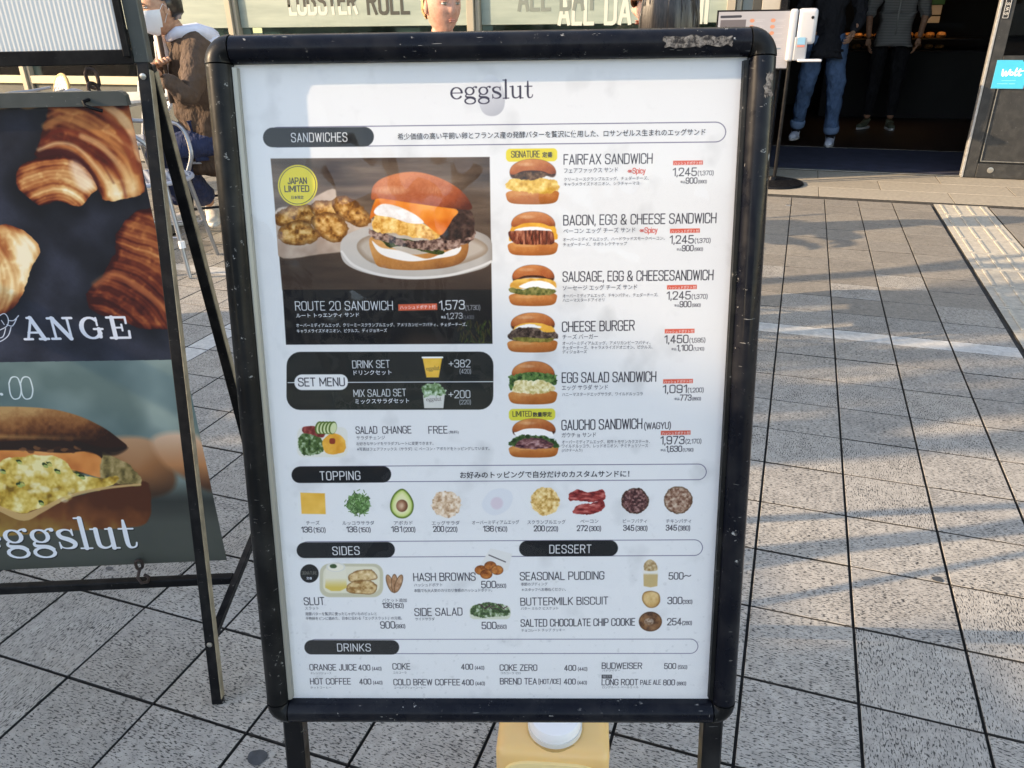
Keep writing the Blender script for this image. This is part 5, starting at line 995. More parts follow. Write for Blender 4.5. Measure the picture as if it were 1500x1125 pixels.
# framed menu
FM = empty('framed_menu', (-.42, 3.5, .82), 'small black framed menu on the stand behind the big sign corner', 'menu frame')
rm = Matrix.Rotation(math.radians(6), 3, 'Z')
def fq(x, y, z): return V((-.142, 3.50, 0))+rm @ V((x, y, z))
MB().box(fq(-.26, 0, .99), (.52, .014, .385), rm, bev=.002).build('frame', M_black, FM)
CF = Canvas(500, 365, np.diag([1., 1., 1]), (158, 158, 164))
CF.line([(20, 32), (150, 30)], 16, (50, 52, 60)); CF.blob([(16, 52), (190, 50), (190, 200), (16, 200)], (96, 92, 96), smooth=False, soft=3)
rr = np.random.RandomState(4)
for i in range(5):
    for j in range(2):
        x = 215+j*140; y = 46+i*40; CF.ell(x+16, y+12, 16, 12, (190, 130, 104), soft=3); CF.line([(x+42, y+6), (x+100, y+6)], 4, (168, 166, 172)); CF.line([(x+42, y+16), (x+86, y+16)], 2.5, (184, 182, 188))
CF.line([(300, 240), (440, 238)], 8, (90, 108, 124))
for i in range(6): CF.line([(20, 262+i*15), (460, 260+i*15)], 2.5, (176, 174, 180), alpha=.7)
imf = CF.image('framed_menu_print'); Mf = bpy.data.materials.new('framed_menu_print'); Mf.use_nodes = True; n = N(Mf); ti = n.new('ShaderNodeTexImage'); ti.image = imf; uv = n.new('ShaderNodeUVMap'); n.l(uv.outputs[0], ti.inputs[0]); n.color(ti.outputs[0])
printed('menu_print', [fq(-.508, -.0085, 1.172), fq(-.012, -.0085, 1.172), fq(-.012, -.0085, .808), fq(-.508, -.0085, .808)], Mf, FM)
# dispenser
DP = empty('hand_sanitizer_dispenser', (-.09, 3.45, .84), 'white automatic hand sanitizer dispenser with drip tray on the black stand', 'dispenser')
M_wp = mat('white_dispenser_plastic', (.52, .53, .55), .28, coat=.4); M_clear = mat('greyed_clear_plastic', (.34, .36, .39), .2, coat=.5)
rd = Matrix.Rotation(math.radians(8), 3, 'Z')
def dq(x, y, z): return V((-.090, 3.46, 0))+rd @ V((x, y, z))
MB().box(dq(-.055, .02, 1.02), (.045, .09, .33), rd, bev=.018, seg=4).build('housing', M_wp, DP, True); MB().box(dq(.035, .02, 1.075), (.125, .10, .225), rd, bev=.03, seg=4).build('housing', M_wp, DP, True, 'rounded upper cover'); MB().box(dq(.008, .012, .935), (.086, .085, .15), rd, bev=.01, seg=3).build('reservoir', M_clear, DP, True)
MB().box(dq(.075, -.02, .862), (.155, .115, .016), rd, bev=.007, seg=3).build('drip_tray', mat('white_tray', (.62, .63, .65), .3), DP, True)
MB().lathe([(0, 0), (.010, 0), (.009, .003), (0, .003)], 16, R=Matrix.Rotation(math.radians(90), 3, 'X'), o=dq(.062, -.031, 1.13)).build('sensor', mat('black_sensor', (.01, .01, .01), .2), DP)
MB().box(dq(.008, -.0315, .985), (.05, .002, .045), rd).build('label', mat('blue_label', (.22, .45, .6), .5), DP, label='pale blue label'); MB().box(dq(.008, -.0317, .953), (.05, .002, .012), rd).build('label', mat('red_label', (.6, .22, .18), .5), DP, label='red label line')
# ================================================================ bistro chairs and table
def m_weave():
    m = mat('woven_check', (.6, .6, .6), .6); n = N(m); ch = n.new('ShaderNodeTexChecker'); ch.inputs['Scale'].default_value = 46; n.l(n.co('Object', (1, 1, 1), (0, 0, .3)), ch.inputs[0]); ch.inputs[1].default_value = (.60, .60, .60, 1); ch.inputs[2].default_value = (.07, .085, .13, 1); n.color(ch.outputs[0]); n.bump(ch.outputs[1], .3, .002); return m
M_weave = m_weave(); M_tubeg = mat('brushed_grey_tube', (.32, .33, .35), .35, .7); M_rim = m_plain('navy_white_rim', (.40, .42, .48), .5); M_rimy = m_plain('amber_cane_rim', (.52, .34, .12), .5)
def chair(x, y, rz, lab, grp, rim=None, legm=None, arm=True, zs=.46, hb=.9):
    c = empty('bistro_chair', (x, y, 0), lab, 'chair', grp, rz); legm = legm or M_tubeg
    def par(b, nm3, m, sm=True): o = b.build(nm3, m, None, sm); o.parent = c; return o
    par(MB().lathe([(0, zs-.012), (.20, zs-.012), (.215, zs), (.20, zs+.012), (0, zs+.014)], 32), 'seat', M_weave)
    par(MB().tube([(.21*math.cos(t), .21*math.sin(t), zs) for t in [2*math.pi*k/28 for k in range(28)]], .011, 8, closed=True), 'seat_rim', rim or M_rim)
    for sx, sy in ((1, 1), (-1, 1), (1, -1), (-1, -1)): par(MB().tube([(sx*.14, sy*.14, zs-.01), (sx*.21, sy*.23 if sy < 0 else sy*.2, .004)], [.0125, .0105], 10), 'leg', legm)
    for k in (0, 1): par(MB().tube([((-.17, .17)[k], -.19, .2), ((-.17, .17)[k], .17, .2)], .007, 8), 'stretcher', legm)
    par(MB().tube([(-.175, .17, .2), (.175, .17, .2)], .007, 8), 'stretcher', legm)
    # oval back
    ov = [(.215*math.sin(t), -.20-.05*(1+math.cos(t)*.6), (zs+hb)/2+.08-math.cos(t)*(hb-zs)/2*-.78) for t in [2*math.pi*k/32 for k in range(32)]]
    par(MB().tube(ov, .0115, 8, closed=True), 'back_rim', rim or M_rim)
    ctr = V((0, -.25, (zs+hb)/2+.08)); b = MB(); b.raw([ctr-V((0, .012, 0))]+[V(p)*.97+ctr*.03 for p in ov], [(0, 1+k, 1+(k+1) % 32) for k in range(32)]); b.raw([ctr+V((0, .0, 0))]+[V(p)*.97+ctr*.03+V((0, .008, 0)) for p in ov], [(0, 1+(k+1) % 32, 1+k) for k in range(32)]); par(b, 'back', M_weave, False)
    for s_ in (-1, 1): par(MB().tube([(s_*.14, -.17, zs), (s_*.15, -.23, zs+.22)], .010, 8), 'back_post', legm)
    if arm:
        for s_ in (-1, 1): par(MB().tube([tuple(p) for p in catmull([(s_*.2, -.23, zs+.27), (s_*.25, -.1, zs+.25), (s_*.25, .1, zs+.23), (s_*.21, .16, zs+.1), (s_*.2, .13, zs)], 5, False)], .011, 8), 'armrest', legm)
    return c
gp = 'woven bistro chairs around the outdoor tables'
cA = chair(-3.085, .446, math.radians(-70), 'woven bistro chair with tape on its grey leg, between the easel legs', gp, legm=M_tubeg, hb=.84)
MB().tube([(.2, .187, .19), (.204, .19, .155)], .016, 12).build('leg_tape', mat('white_tape', (.8, .8, .8), .4)).parent = cA
chair(-3.22, 1.12, math.radians(132), 'bistro chair the man in the brown jacket sits on', gp, legm=M_black, arm=False, hb=.82)
chair(-4.2, 1.5, math.radians(160), 'checked oval chair back with white rim left of the seated man', gp, rim=mat('white_rim', (.66, .66, .68), .5), hb=.88)
chair(-5.35, 1.78, math.radians(150), 'checked chair back with amber rim at the left picture edge', gp, rim=M_rimy, hb=.78)
TB = empty('cafe_table', (-3.72, .95, 0), 'small round cafe table with a cream woven edge beside the seated man', 'table')
MB().lathe([(0, .765), (.33, .765), (.345, .778), (.33, .79), (0, .79)], 36, (-3.72, .95, 0)).build('table_top', m_plain('cream_wicker', (.62, .60, .52), .6, .2, 60, .5), TB, True)
MB().tube([(-3.72, .95, .02), (-3.72, .95, .77)], .025, 12).build('pedestal', M_black, TB, True); MB().lathe([(0, .004), (.22, .004), (.22, .016), (.04, .03), (0, .03)], 30, (-3.72, .95, 0)).build('foot', M_black, TB, True)
# ================================================================ people
def m_cloth(name, c):
    m = mat(name, c, .85); n = N(m); v = n.co('Object'); f = n.noise(n.co('Object', (1, 1, .45), (.5, .3, 0)), 14, 3, .6)
    n.color(n.ramp(n.noise(v, 30, 4), [(.3, tuple(x*.82 for x in c)), (.7, tuple(min(1, x*1.15) for x in c))])); n.bump(n.math('ADD', f, n.math('MULTIPLY', n.noise(v, 200, 2), .03)), .9, .045); return m
def skin(nodes, edges, root, mats, sub=2):
    names = list(nodes); me = bpy.data.meshes.new('body'); me.from_pydata([nodes[k][0] for k in names], [(names.index(a), names.index(b)) for a, b in edges], [])
    o = bpy.data.objects.new('body', me); col.objects.link(o); o.modifiers.new('s', 'SKIN'); sv_ = me.skin_vertices[0].data
    for i, k in enumerate(names): r = nodes[k][1]; sv_[i].radius = r if hasattr(r, '__len__') else (r, r); sv_[i].use_root = (k == root)
    m = o.modifiers.new('b', 'SUBSURF'); m.levels = sub; m.render_levels = sub
    dg = bpy.context.evaluated_depsgraph_get(); e = o.evaluated_get(dg); em = e.to_mesh(); vs = [v.co.copy() for v in em.vertices]; fs = [tuple(f.vertices) for f in em.polygons]; e.to_mesh_clear()
    bpy.data.objects.remove(o); bpy.data.meshes.remove(me); return vs, fs
def rough_cloth(vs, amp, sc, seed=0):
    from mathutils import noise as mn
    return [v+V((mn.noise(v*sc+V((seed, 0, 0))), mn.noise(v*sc+V((0, seed+7, 0))), mn.noise(v*sc+V((0, 3, seed)))))*amp for v in vs]
def head(c, face, up=(0, 0, 1), s=1.):
    """head mesh: verts, faces, material ids (0 skin 1 lip 2 eye white 3 iris/brow) and the transform"""
    f = V(face).normalized(); x = f.cross(V(up)).normalized(); z = x.cross(f).normalized(); M = Matrix((x, f, z)).transposed()
    b = MB(); n1, n2 = 36, 26; vs = []
    G = lambda a, w: math.exp(-(a/w)**2)
    for j in range(n2+1):
        p = math.pi*j/n2
        for i in range(n1):
            q = 2*math.pi*i/n1; X = math.sin(p)*math.sin(q); Y = math.sin(p)*math.cos(q); Zz = math.cos(p)
            w = .076*(1-.30*max(0, -Zz)**1.6+.03*G(Zz-.3, .4)); d = .097 if Y < 0 else .094; h = .118
            px, py, pz = X*w, Y*d, Zz*h
            if Y > 0:
                py -= .016*max(0, Zz)**2*0+.0; fx = abs(px)
                py += .027*G(px, .0115)*G(pz+.018, .019)+.010*G(px, .009)*G(pz-.008, .022)          # nose
                py -= .010*G(fx-.031, .016)*G(pz-.014, .014)                                         # eye sockets
                py += .006*G(fx-.03, .026)*G(pz-.034, .010)                                          # brow
                py += .006*G(px, .024)*G(pz+.052, .010)                                              # lips
                py += .012*G(px, .024)*G(pz+.094, .020)                                              # chin
                py += .005*G(fx-.04, .02)*G(pz+.012, .02)                                            # cheek
            if Y < 0 and Zz < -.3: py *= .86
            vs.append((px, py, pz))
    fs = [(j*n1+i, j*n1+(i+1) % n1, (j+1)*n1+(i+1) % n1, (j+1)*n1+i) for j in range(n2) for i in range(n1)]
    b.raw(vs, fs, 0)
    def el(cx, cy, cz, rx, ry, rz, mi, n=10):
        vv = []; m_ = 8
        for j in range(m_+1):
            for i in range(n): vv.append((cx+rx*math.sin(math.pi*j/m_)*math.cos(2*math.pi*i/n), cy+ry*math.sin(math.pi*j/m_)*math.sin(2*math.pi*i/n), cz+rz*math.cos(math.pi*j/m_)))
        b.raw(vv, [(j*n+i, j*n+(i+1) % n, (j+1)*n+(i+1) % n, (j+1)*n+i) for j in range(m_) for i in range(n)], mi)
    for sx in (-1, 1):
        el(sx*.078, -.006, -.004, .008, .017, .030, 0); el(sx*.031, .077, .013, .0135, .010, .0062, 2); el(sx*.031, .0845, .012, .0062, .004, .0046, 3); el(sx*.031, .082, .0185, .0155, .008, .0016, 3); el(sx*.032, .089, .031, .016, .004, .0028, 3)
        el(sx*.031, .0805, .0195, .015, .009, .0035, 0)
    el(0, .0965, -.0495, .019, .005, .0035, 1); el(0, .096, -.0565, .017, .006, .0045, 1)
    return b, M, V(c), s
def place(b, M, c, s): return [c+M @ (V(v)*s) for v in b.v]
def hand(w, d, n, s=1., curl=.25, side=1):
    """palm and five fingers as one skinned mesh; w wrist, d pointing direction, n palm normal"""
    d = V(d).normalized(); n = V(n).normalized(); a = d.cross(n).normalized()*side; nd = {'w': (V(w), (.021*s, .015*s)), 'p': (V(w)+d*.045*s, (.034*s, .014*s)), 'k': (V(w)+d*.08*s, (.034*s, .012*s))}; ed = [('w', 'p'), ('p', 'k')]
    A, F = skin(nd, ed, 'w', None, 1); vs = list(A); fs = list(F)
    for i, (off, ln) in enumerate(((-.028, .068), (-.010, .078), (.009, .072), (.027, .056))):
        o = V(w)+d*.078*s+a*off*s; p = [o-d*.02*s]
        for k in range(3): an = curl*(k+.6); dd = d*math.cos(an)+n*math.sin(an); p.append(p[-1]+dd*ln*s*(.55, .32, .26)[k]*(1.35 if k == 0 else 1))
        b = MB().tube(p, [.0092*s, .0088*s, .008*s, .0062*s], 8); base = len(vs); vs += [V(v) for v in b.v]; fs += [tuple(base+i2 for i2 in f) for f in b.f]
    o = V(w)+d*.018*s-a*.024*s; p = [o, o+(d*.7-a*.7)*.035*s, o+(d*.7-a*.7)*.035*s+(d*.9-a*.3+n*.3)*.032*s, o+(d*.7-a*.7)*.035*s+(d*.95+n*.5)*.055*s]
    b = MB().tube(p, [.013*s, .011*s, .009*s, .007*s], 8); base = len(vs); vs += [V(v) for v in b.v]; fs += [tuple(base+i2 for i2 in f) for f in b.f]
    return vs, fs
def make_person(name, lab, J, face, cols, skin_c, hair_c, hair='short', tw=1., scarf=None, up=(0, 0, 1), hs=1., legw=1., shoe_c=(.7, .7, .7), hem=.09, armcover=True, hands=True, group=None):
    base = V(J['ankL'])*.5+V(J['ankR'])*.5; R0 = empty('person', (base.x, base.y, 0), lab, 'person', group); inv = Matrix.Translation(-R0.location)
    def out(nm4, vs, fs, m, ms=None, smooth='all', lab2=None):
        b = MB(); b.raw([V(v) for v in vs], fs)
        if ms: b.m = ms
        o = b.build(nm4, m, R0, smooth, lab2); return o
    J = {k: V(v) for k, v in J.items()}; J['spine'] = J.get('spine', J['pel']*.45+J['chest']*.55)
    M_sk = mat('skin', skin_c, .58, spec=.3); M_sk.node_tree.nodes['Principled BSDF'].inputs['Subsurface Weight'].default_value = .06; M_sk.node_tree.nodes['Principled BSDF'].inputs['Subsurface Radius'].default_value = (.02, .008, .004)
    n = N(M_sk); n.color(n.ramp(n.noise(n.co('Object'), 45, 4, .65), [(.3, (skin_c[0]*.86, skin_c[1]*.72, skin_c[2]*.68)), (.7, tuple(min(1, c*1.1) for c in skin_c))])); n.bump(n.noise(n.co('Object'), 60, 4), .4, .006)
    E = [('pel', 'spine'), ('spine', 'chest'), ('chest', 'neck'), ('chest', 'shL'), ('chest', 'shR'), ('shL', 'elL'), ('elL', 'wrL'), ('shR', 'elR'), ('elR', 'wrR'), ('pel', 'hipL'), ('pel', 'hipR'), ('hipL', 'knL'), ('knL', 'ankL'), ('hipR', 'knR'), ('knR', 'ankR')]
    rad = dict(pel=.11, spine=.10, chest=.11, neck=.052, shL=.05, shR=.05, elL=.037, elR=.037, wrL=.026, wrR=.026, hipL=.085, hipR=.085, knL=.052, knR=.052, ankL=.036, ankR=.036)
    J2 = dict(J); hd = V(face).normalized()
    nodes = {k: (J2[k], rad[k]) for k in rad}; nodes['hb'] = (J['head']-V(up)*.05-hd*.02, .055); vs, fs = skin(nodes, E+[('neck', 'hb')], 'pel', None)
    ms = [0]*len(fs); hb, M, c, s_ = head(J['head'], face, up, hs); b0 = len(vs); vs = list(vs)+place(hb, M, c, s_); fs = list(fs)+[tuple(b0+i for i in f) for f in hb.f]; ms += hb.m
    if hands:
        for sd in ('L', 'R'):
            d = (J['wr'+sd]-J['el'+sd]).normalized(); nn = J.get('palm'+sd, V((0, -1, 0))); nn = (nn-d*nn.dot(d)); h, hf = hand(J['wr'+sd], d, nn, 1., .35, 1 if sd == 'L' else -1); b0 = len(vs); vs += h; fs += [tuple(b0+i for i in f) for f in hf]; ms += [0]*len(hf)
    out('body', vs, fs, [M_sk, mat('lip', tuple(a*b for a, b in zip(skin_c, (.85, .64, .62))), .45), mat('eye_white', (.6, .58, .56), .3), mat('brow_iris', tuple(min(.2, h*1.2) for h in hair_c), .5)], ms)
    # hair
    Mh = mat('hair', hair_c, .30); n = N(Mh); n.color(n.ramp(n.noise(n.co('Object', (240, 240, 14)), 1, 2), [(.35, tuple(h*.5 for h in hair_c)), (.7, tuple(min(1, h*2.4) for h in hair_c))])); n.bump(n.noise(n.co('Object', (240, 240, 14)), 1, 2), .25, .002); hv = []; hf = []
    for i, v in enumerate(hb.v[:36*27]):
        v = V(v); k = 1.09+(.02*math.sin(i*7.3)); hv.append(c+M @ V((v.x*k*1.02, (v.y-.006)*k, v.z*k+.004))*s_)
    keep = []
    for f in hb.f[:36*26]:
        cc = sum((V(hb.v[i]) for i in f), V())/4
        if (cc.z > .062-.015*abs(cc.x)/.07 or (cc.y < .02 and cc.z > .022) or (cc.y < -.002 and cc.z > -.012) or (cc.y < -.02 and cc.z > -.055)): keep.append(f)
    out('hair', rough_cloth(hv, .006, 60), keep, Mh)
    if hair == 'long':
        b = MB(); r = random.Random(3)
        sh = []; nr, na = 12, 26
        for j in range(nr):
            t = j/(nr-1); zz_ = .10-.40*t; rr_ = (.088+.028*math.sin(min(1, t*2.2)*1.57))*(1-.25*max(0, t-.6)/.4)
            for i2 in range(na):
                a = math.pi+(i2/(na-1)-.5)*3.7; w_ = 1+.035*math.sin(i2*1.7+j*.3)+.02*math.sin(i2*4.1-j*.5); q = c+M @ (V((math.sin(a)*rr_*w_*.95, math.cos(a)*rr_*w_*1.05, max(zz_, -.02)))*s_); sh.append(q+V((0, 0, min(0, zz_+.02))))
        b.raw(sh, [(j*na+i2, j*na+i2+1, (j+1)*na+i2+1, (j+1)*na+i2) for j in range(nr-1) for i2 in range(na-1)])
        for k in range(110):
            a = r.uniform(math.radians(100), math.radians(440-180+100)); a = r.uniform(-2.0, 2.0)+math.pi; q = V((math.sin(a)*.082, math.cos(a)*.1, r.uniform(-.01, .09))); p0 = c+M @ (q*s_); ln = r.uniform(.24, .34); ou = V((M @ V((math.sin(a), math.cos(a), 0)))).normalized()
            b.tube([p0, p0+V((0, 0, -.08))+ou*.018, p0+V((0, 0, -.18))+ou*.016+V((r.uniform(-.01, .01), r.uniform(-.01, .01), 0)), p0+V((0, 0, -ln))+ou*.0+V((r.uniform(-.02, .02), r.uniform(-.02, .02), 0))], [.004, .0045, .004, .001], 5)
        out('hair', b.v, b.f, Mh, lab2='long loose strands')
    # top
    Mt = m_cloth('jacket_cloth', cols[0]) if not hasattr(cols[0], 'node_tree') else cols[0]
    r2 = dict(pel=(.168*tw, .14*tw), spine=(.155*tw, .13*tw), chest=(.145*tw, .125*tw), shL=.085*tw, shR=.085*tw, elL=.056, elR=.056, wrL=.040, wrR=.040, neck=.068)
    if not armcover: r2['wrL'] = r2['wrR'] = .05; J3 = dict(J); J3['wrL'] = J['elL']*.85+J['wrL']*.15; J3['wrR'] = J['elR']*.85+J['wrR']*.15
    else: J3 = J
    nd = {k: (J3[k], r2[k]) for k in r2}; nd['neck'] = (J['neck']*.8+J['chest']*.2, .066); nd['hem'] = (J3['pel']+(J3['pel']-J3['spine']).normalized()*hem, (.168*tw, .14*tw))
    for sd in 'LR':
        nd['u'+sd] = ((J3['sh'+sd]+J3['el'+sd])/2, .074*tw)
    vs, fs = skin(nd, [('hem', 'pel'), ('pel', 'spine'), ('spine', 'chest'), ('chest', 'neck'), ('chest', 'shL'), ('chest', 'shR'), ('shL', 'uL'), ('uL', 'elL'), ('elL', 'wrL'), ('shR', 'uR'), ('uR', 'elR'), ('elR', 'wrR')], 'pel', None, 3); out('top', rough_cloth(rough_cloth(vs, .022, 9, 2), .010, 26, 1), fs, Mt)
    # trousers
    Mp_ = m_cloth('trouser_cloth', cols[1]); nd = {k: (J[k], r_) for k, r_ in dict(pel=(.12*tw, .10*tw), hipL=.092*legw, hipR=.092*legw, knL=.072*legw, knR=.072*legw).items()}
    for sd in 'LR': nd['ank'+sd] = (J['ank'+sd]*.95+J['kn'+sd]*.05, .056*legw); nd['m'+sd] = ((J['hip'+sd]+J['kn'+sd])/2, .088*legw)
    vs, fs = skin(nd, [('pel', 'hipL'), ('pel', 'hipR'), ('hipL', 'mL'), ('mL', 'knL'), ('knL', 'ankL'), ('hipR', 'mR'), ('mR', 'knR'), ('knR', 'ankR')], 'pel', None, 3); out('trousers', rough_cloth(rough_cloth(vs, .018, 10, 5), .008, 30, 3), fs, Mp_)
    # shoes
    Msh = m_plain('shoe_leather', shoe_c, .6, .15, 40)
    for sd in 'LR':
        A = J['ank'+sd]; t = J['toe'+sd]; d = (t-A); d.z = 0; d.normalize(); zz = A.z
        nd = {'a': (A, .042), 'h': (V((A.x, A.y, zz-.05))-d*.02, (.040, .036)), 'b': (V((A.x, A.y, zz-.055))+d*.08, (.042, .032)), 't': (V((A.x, A.y, zz-.065))+d*.16, (.038, .024))}
        vs, fs = skin(nd, [('a', 'h'), ('h', 'b'), ('b', 't')], 'h', None); out('shoe', vs, fs, Msh)
        b = MB(); sole = [V((A.x, A.y, 0))+d*(.055+.125*math.cos(q))+V((-d.y, d.x, 0))*.043*math.sin(q)*(1-.1*math.cos(q)) for q in [2*math.pi*k/20 for k in range(20)]]
        zs_ = zz-.095; b.raw([p+V((0, 0, zs_)) for p in sole]+[p+V((0, 0, zs_+.022)) for p in sole], [tuple(range(20))[::-1], tuple(range(20, 40))]+[(k, (k+1) % 20, 20+(k+1) % 20, 20+k) for k in range(20)]); out('sole', b.v, b.f, m_plain('sole_rubber', (.6, .6, .58), .7))
    return R0, out, J, M, c, s_
# seated man in brown jacket
fm = V((-.80, -.72, -.06))
J = dict(pel=(-3.10, 1.03, .60), spine=(-3.10, .98, .78), chest=(-3.08, .90, .95), neck=(-3.06, .84, 1.09), head=(-3.08, .75, 1.23), shR=(-2.93, .80, 1.04), elR=(-2.89, .62, .83), wrR=(-2.95, .53, .935), shL=(-3.25, 1.02, 1.04), elL=(-3.36, .98, .84), wrL=(-3.14, .76, .97),
         hipR=(-3.04, .96, .585), hipL=(-3.20, 1.10, .585), knR=(-3.24, .80, .56), knL=(-3.55, 1.02, .56), ankR=(-3.30, 1.12, .17), toeR=(-3.22, 1.02, .1), ankL=(-3.62, 1.25, .1), toeL=(-3.7, 1.15, .05), palmR=(.1, .2, -1), palmL=(.1, .2, -1))
fh = V((-.48, -.86, -.10))
R1, out, J1, Mh1, c1, s1 = make_person('person', 'seated man in brown jacket, white hoodie and white face mask behind the easel legs', J, fh, ((.085, .050, .032), (.018, .030, .085)), (.50, .30, .20), (.012, .010, .009), tw=1.12, hs=1.0, shoe_c=(.66, .62, .56))
# face mask: a shell over the lower face, with ear loops
b = MB(); hb, M_, c_, s_ = head(c1, fh); vs = []; idx = {}
fs = []
for f in hb.f[:36*26]:
    cc = sum((V(hb.v[i]) for i in f), V())/4
    if cc.y > .018 and -.118 < cc.z < -.004: fs.append(f)
vv = [c_+M_ @ V((v[0]*1.07, v[1]*1.0+.014+.010*math.exp(-(v[0]/.03)**2), v[2]*1.02)) for v in hb.v[:36*27]]; out('face_mask', vv, fs, m_plain('mask_fabric', (.80, .82, .86), .8, .04, 20, .1))
b = MB(); 
for sx in (-1, 1): b.tube([c_+M_ @ V((sx*.070, .04, -.02)), c_+M_ @ V((sx*.083, .01, .022)), c_+M_ @ V((sx*.086, -.012, .0)), c_+M_ @ V((sx*.075, .02, -.06))], .0016, 6)
out('mask_loop', b.v, b.f, mat('mask_loop', (.8, .8, .8), .6))
# hood and hoodie front
nk = J1['neck']; bk = -V((fm.x, fm.y, 0)).normalized(); sdv = V((-bk.y, bk.x, 0))
nk = nk-V((0, 0, .018)); b = MB(); b.tube([nk+V((0, 0, .02))-bk*.07-sdv*.05, nk+V((0, 0, .05))-sdv*.10-bk*.01, nk+V((0, 0, .05))-sdv*.08+bk*.08, nk+V((0, 0, .02))+bk*.14, nk+V((0, 0, .05))+sdv*.08+bk*.08, nk+V((0, 0, .05))+sdv*.10-bk*.01, nk+V((0, 0, .02))-bk*.07+sdv*.05], [.020, .030, .042, .052, .042, .030, .020], 12)
b.tube([nk+bk*.10+V((0, 0, .03)), nk+bk*.15-V((0, 0, .02)), nk+bk*.145-V((0, 0, .09))], [.060, .068, .04], 12)
out('hood', rough_cloth([V(v) for v in b.v], .012, 22), b.f, m_plain('white_hoodie', (.66, .68, .78), .9, .06, 30, .3))
ch = J1['chest']; b = MB(); b.box(tuple(ch-bk*.118+V((0, 0, .02))), (.11, .06, .30), Matrix((sdv, -bk, Z)).transposed(), bev=.02, seg=3); out('hoodie_front', rough_cloth([V(v) for v in b.v], .01, 20), b.f, m_plain('pale_hoodie_front', (.70, .64, .62), .9, .06, 30, .3))
for sx in (-1, 1):
    b = MB(); p = ch-bk*.155+sdv*sx*.02; b.tube([p+V((0, 0, .13)), p+V((0, 0, .04))-bk*.006, p-V((0, 0, .06))], .0035, 6); out('drawstring', b.v, b.f, mat('drawstring', (.75, .73, .7), .8))
    b = MB(); p = ch-bk*.13+sdv*sx*.085; b.box(tuple(p+V((0, 0, .0))), (.035, .02, .34), Matrix((sdv, -bk, Z)).transposed() @ Matrix.Rotation(sx*.12, 3, 'Y'), bev=.008, seg=2); out('lapel', rough_cloth([V(v) for v in b.v], .008, 20), b.f, m_plain('brown_lapel', (.07, .042, .028), .8))
# blond man, seen above the sign
def seated(x, y, rz, hz=1.22, lean=0):
    c_, s2 = math.cos(rz), math.sin(rz); P = lambda a, b2, z: (x+a*c_-b2*s2, y+a*s2+b2*c_, z)
    return dict(pel=P(0, 0, .55), spine=P(0, .02+lean*.3, .76), chest=P(0, .03+lean*.6, .93), neck=P(0, .04+lean*.9, 1.07), head=P(0, .07+lean, hz), shL=P(-.19, .03+lean*.6, 1.0), shR=P(.19, .03+lean*.6, 1.0), elL=P(-.24, .12, .76), elR=P(.24, .12, .76), wrL=P(-.14, .33, .78), wrR=P(.14, .33, .78),
                hipL=P(-.1, .04, .53), hipR=P(.1, .04, .53), knL=P(-.13, .44, .52), knR=P(.13, .44, .52), ankL=P(-.13, .46, .1), ankR=P(.13, .46, .1), toeL=P(-.13, .6, .05), toeR=P(.13, .6, .05), palmL=(0, 0, -1), palmR=(0, 0, -1))
fb = V((.52, -.85, -.05)); a0 = math.atan2(fb.y, fb.x)-math.pi/2
J = seated(-1.80, 1.27, a0, 1.222)
make_person('person', 'fair haired man, head visible above the top rail of the menu sign, looking right', J, (.78, -.62, -.06), ((.45, .45, .45), (.05, .05, .06)), (.60, .34, .25), (.42, .27, .12), hs=1.12)
chair(-1.84, 1.25, a0, 'bistro chair under the fair haired man behind the menu sign', gp, arm=False)
fw = V((-.93, -.05, -.03)); a1 = math.atan2(fw.y, fw.x)-math.pi/2
J = seated(-.45, .28, a1, 1.205)
RW1, out, J1, Mw, cw, sw = make_person('person', 'woman with long dark hair and brown sunglasses, head above the menu sign', J, (-.88, .22, -.02), ((.05, .05, .06), (.04, .04, .05)), (.70, .46, .36), (.016, .012, .011), hair='long', hs=1.02)
b = MB()
for sx in (-1, 1):
    b.tube([cw+Mw @ V((sx*.034+.022*math.cos(t), .098, .012+.017*math.sin(t))) for t in [2*math.pi*k/14 for k in range(14)]], .0035, 6, closed=True); b.tube([cw+Mw @ V((sx*.056, .097, .016)), cw+Mw @ V((sx*.082, .02, .014)), cw+Mw @ V((sx*.083, -.02, .004))], .0045, 6)
    b.raw([cw+Mw @ V((sx*.034+.021*math.cos(t), .098, .012+.016*math.sin(t))) for t in [2*math.pi*k/14 for k in range(14)]], [tuple(range(14))])
out('sunglasses', b.v, b.f, mat('tortoise_brown', (.16, .06, .025), .25))
chair(-.45, .28, a1, 'bistro chair under the long haired woman behind the menu sign', gp, arm=False)
# two people in the doorway
J = dict(pel=(.13, 5.5, .93), chest=(.12, 5.5, 1.30), neck=(.12, 5.5, 1.44), head=(.12, 5.47, 1.6), shL=(-.07, 5.5, 1.37), shR=(.31, 5.5, 1.37), elL=(-.14, 5.46, 1.12), elR=(.38, 5.46, 1.12), wrL=(-.08, 5.3, 1.0), wrR=(.33, 5.3, 1.0), hipL=(.04, 5.5, .89), hipR=(.22, 5.5, .89), knL=(-.0, 5.52, .5), knR=(.26, 5.44, .5), ankL=(-.03, 5.62, .14), ankR=(.285, 5.50, .105), toeL=(-.06, 5.48, .05), toeR=(.27, 5.36, .04), palmL=(1, 0, 0), palmR=(-1, 0, 0))
R2, out, JJ, *_ = make_person('person', 'person in dark jacket, rolled blue jeans and white sneakers standing in the doorway', J, (0, -1, 0), ((.012, .013, .018), (.08, .155, .28)), (.5, .3, .2), (.02, .015, .01), tw=1.0, legw=1.12, shoe_c=(.62, .66, .75))
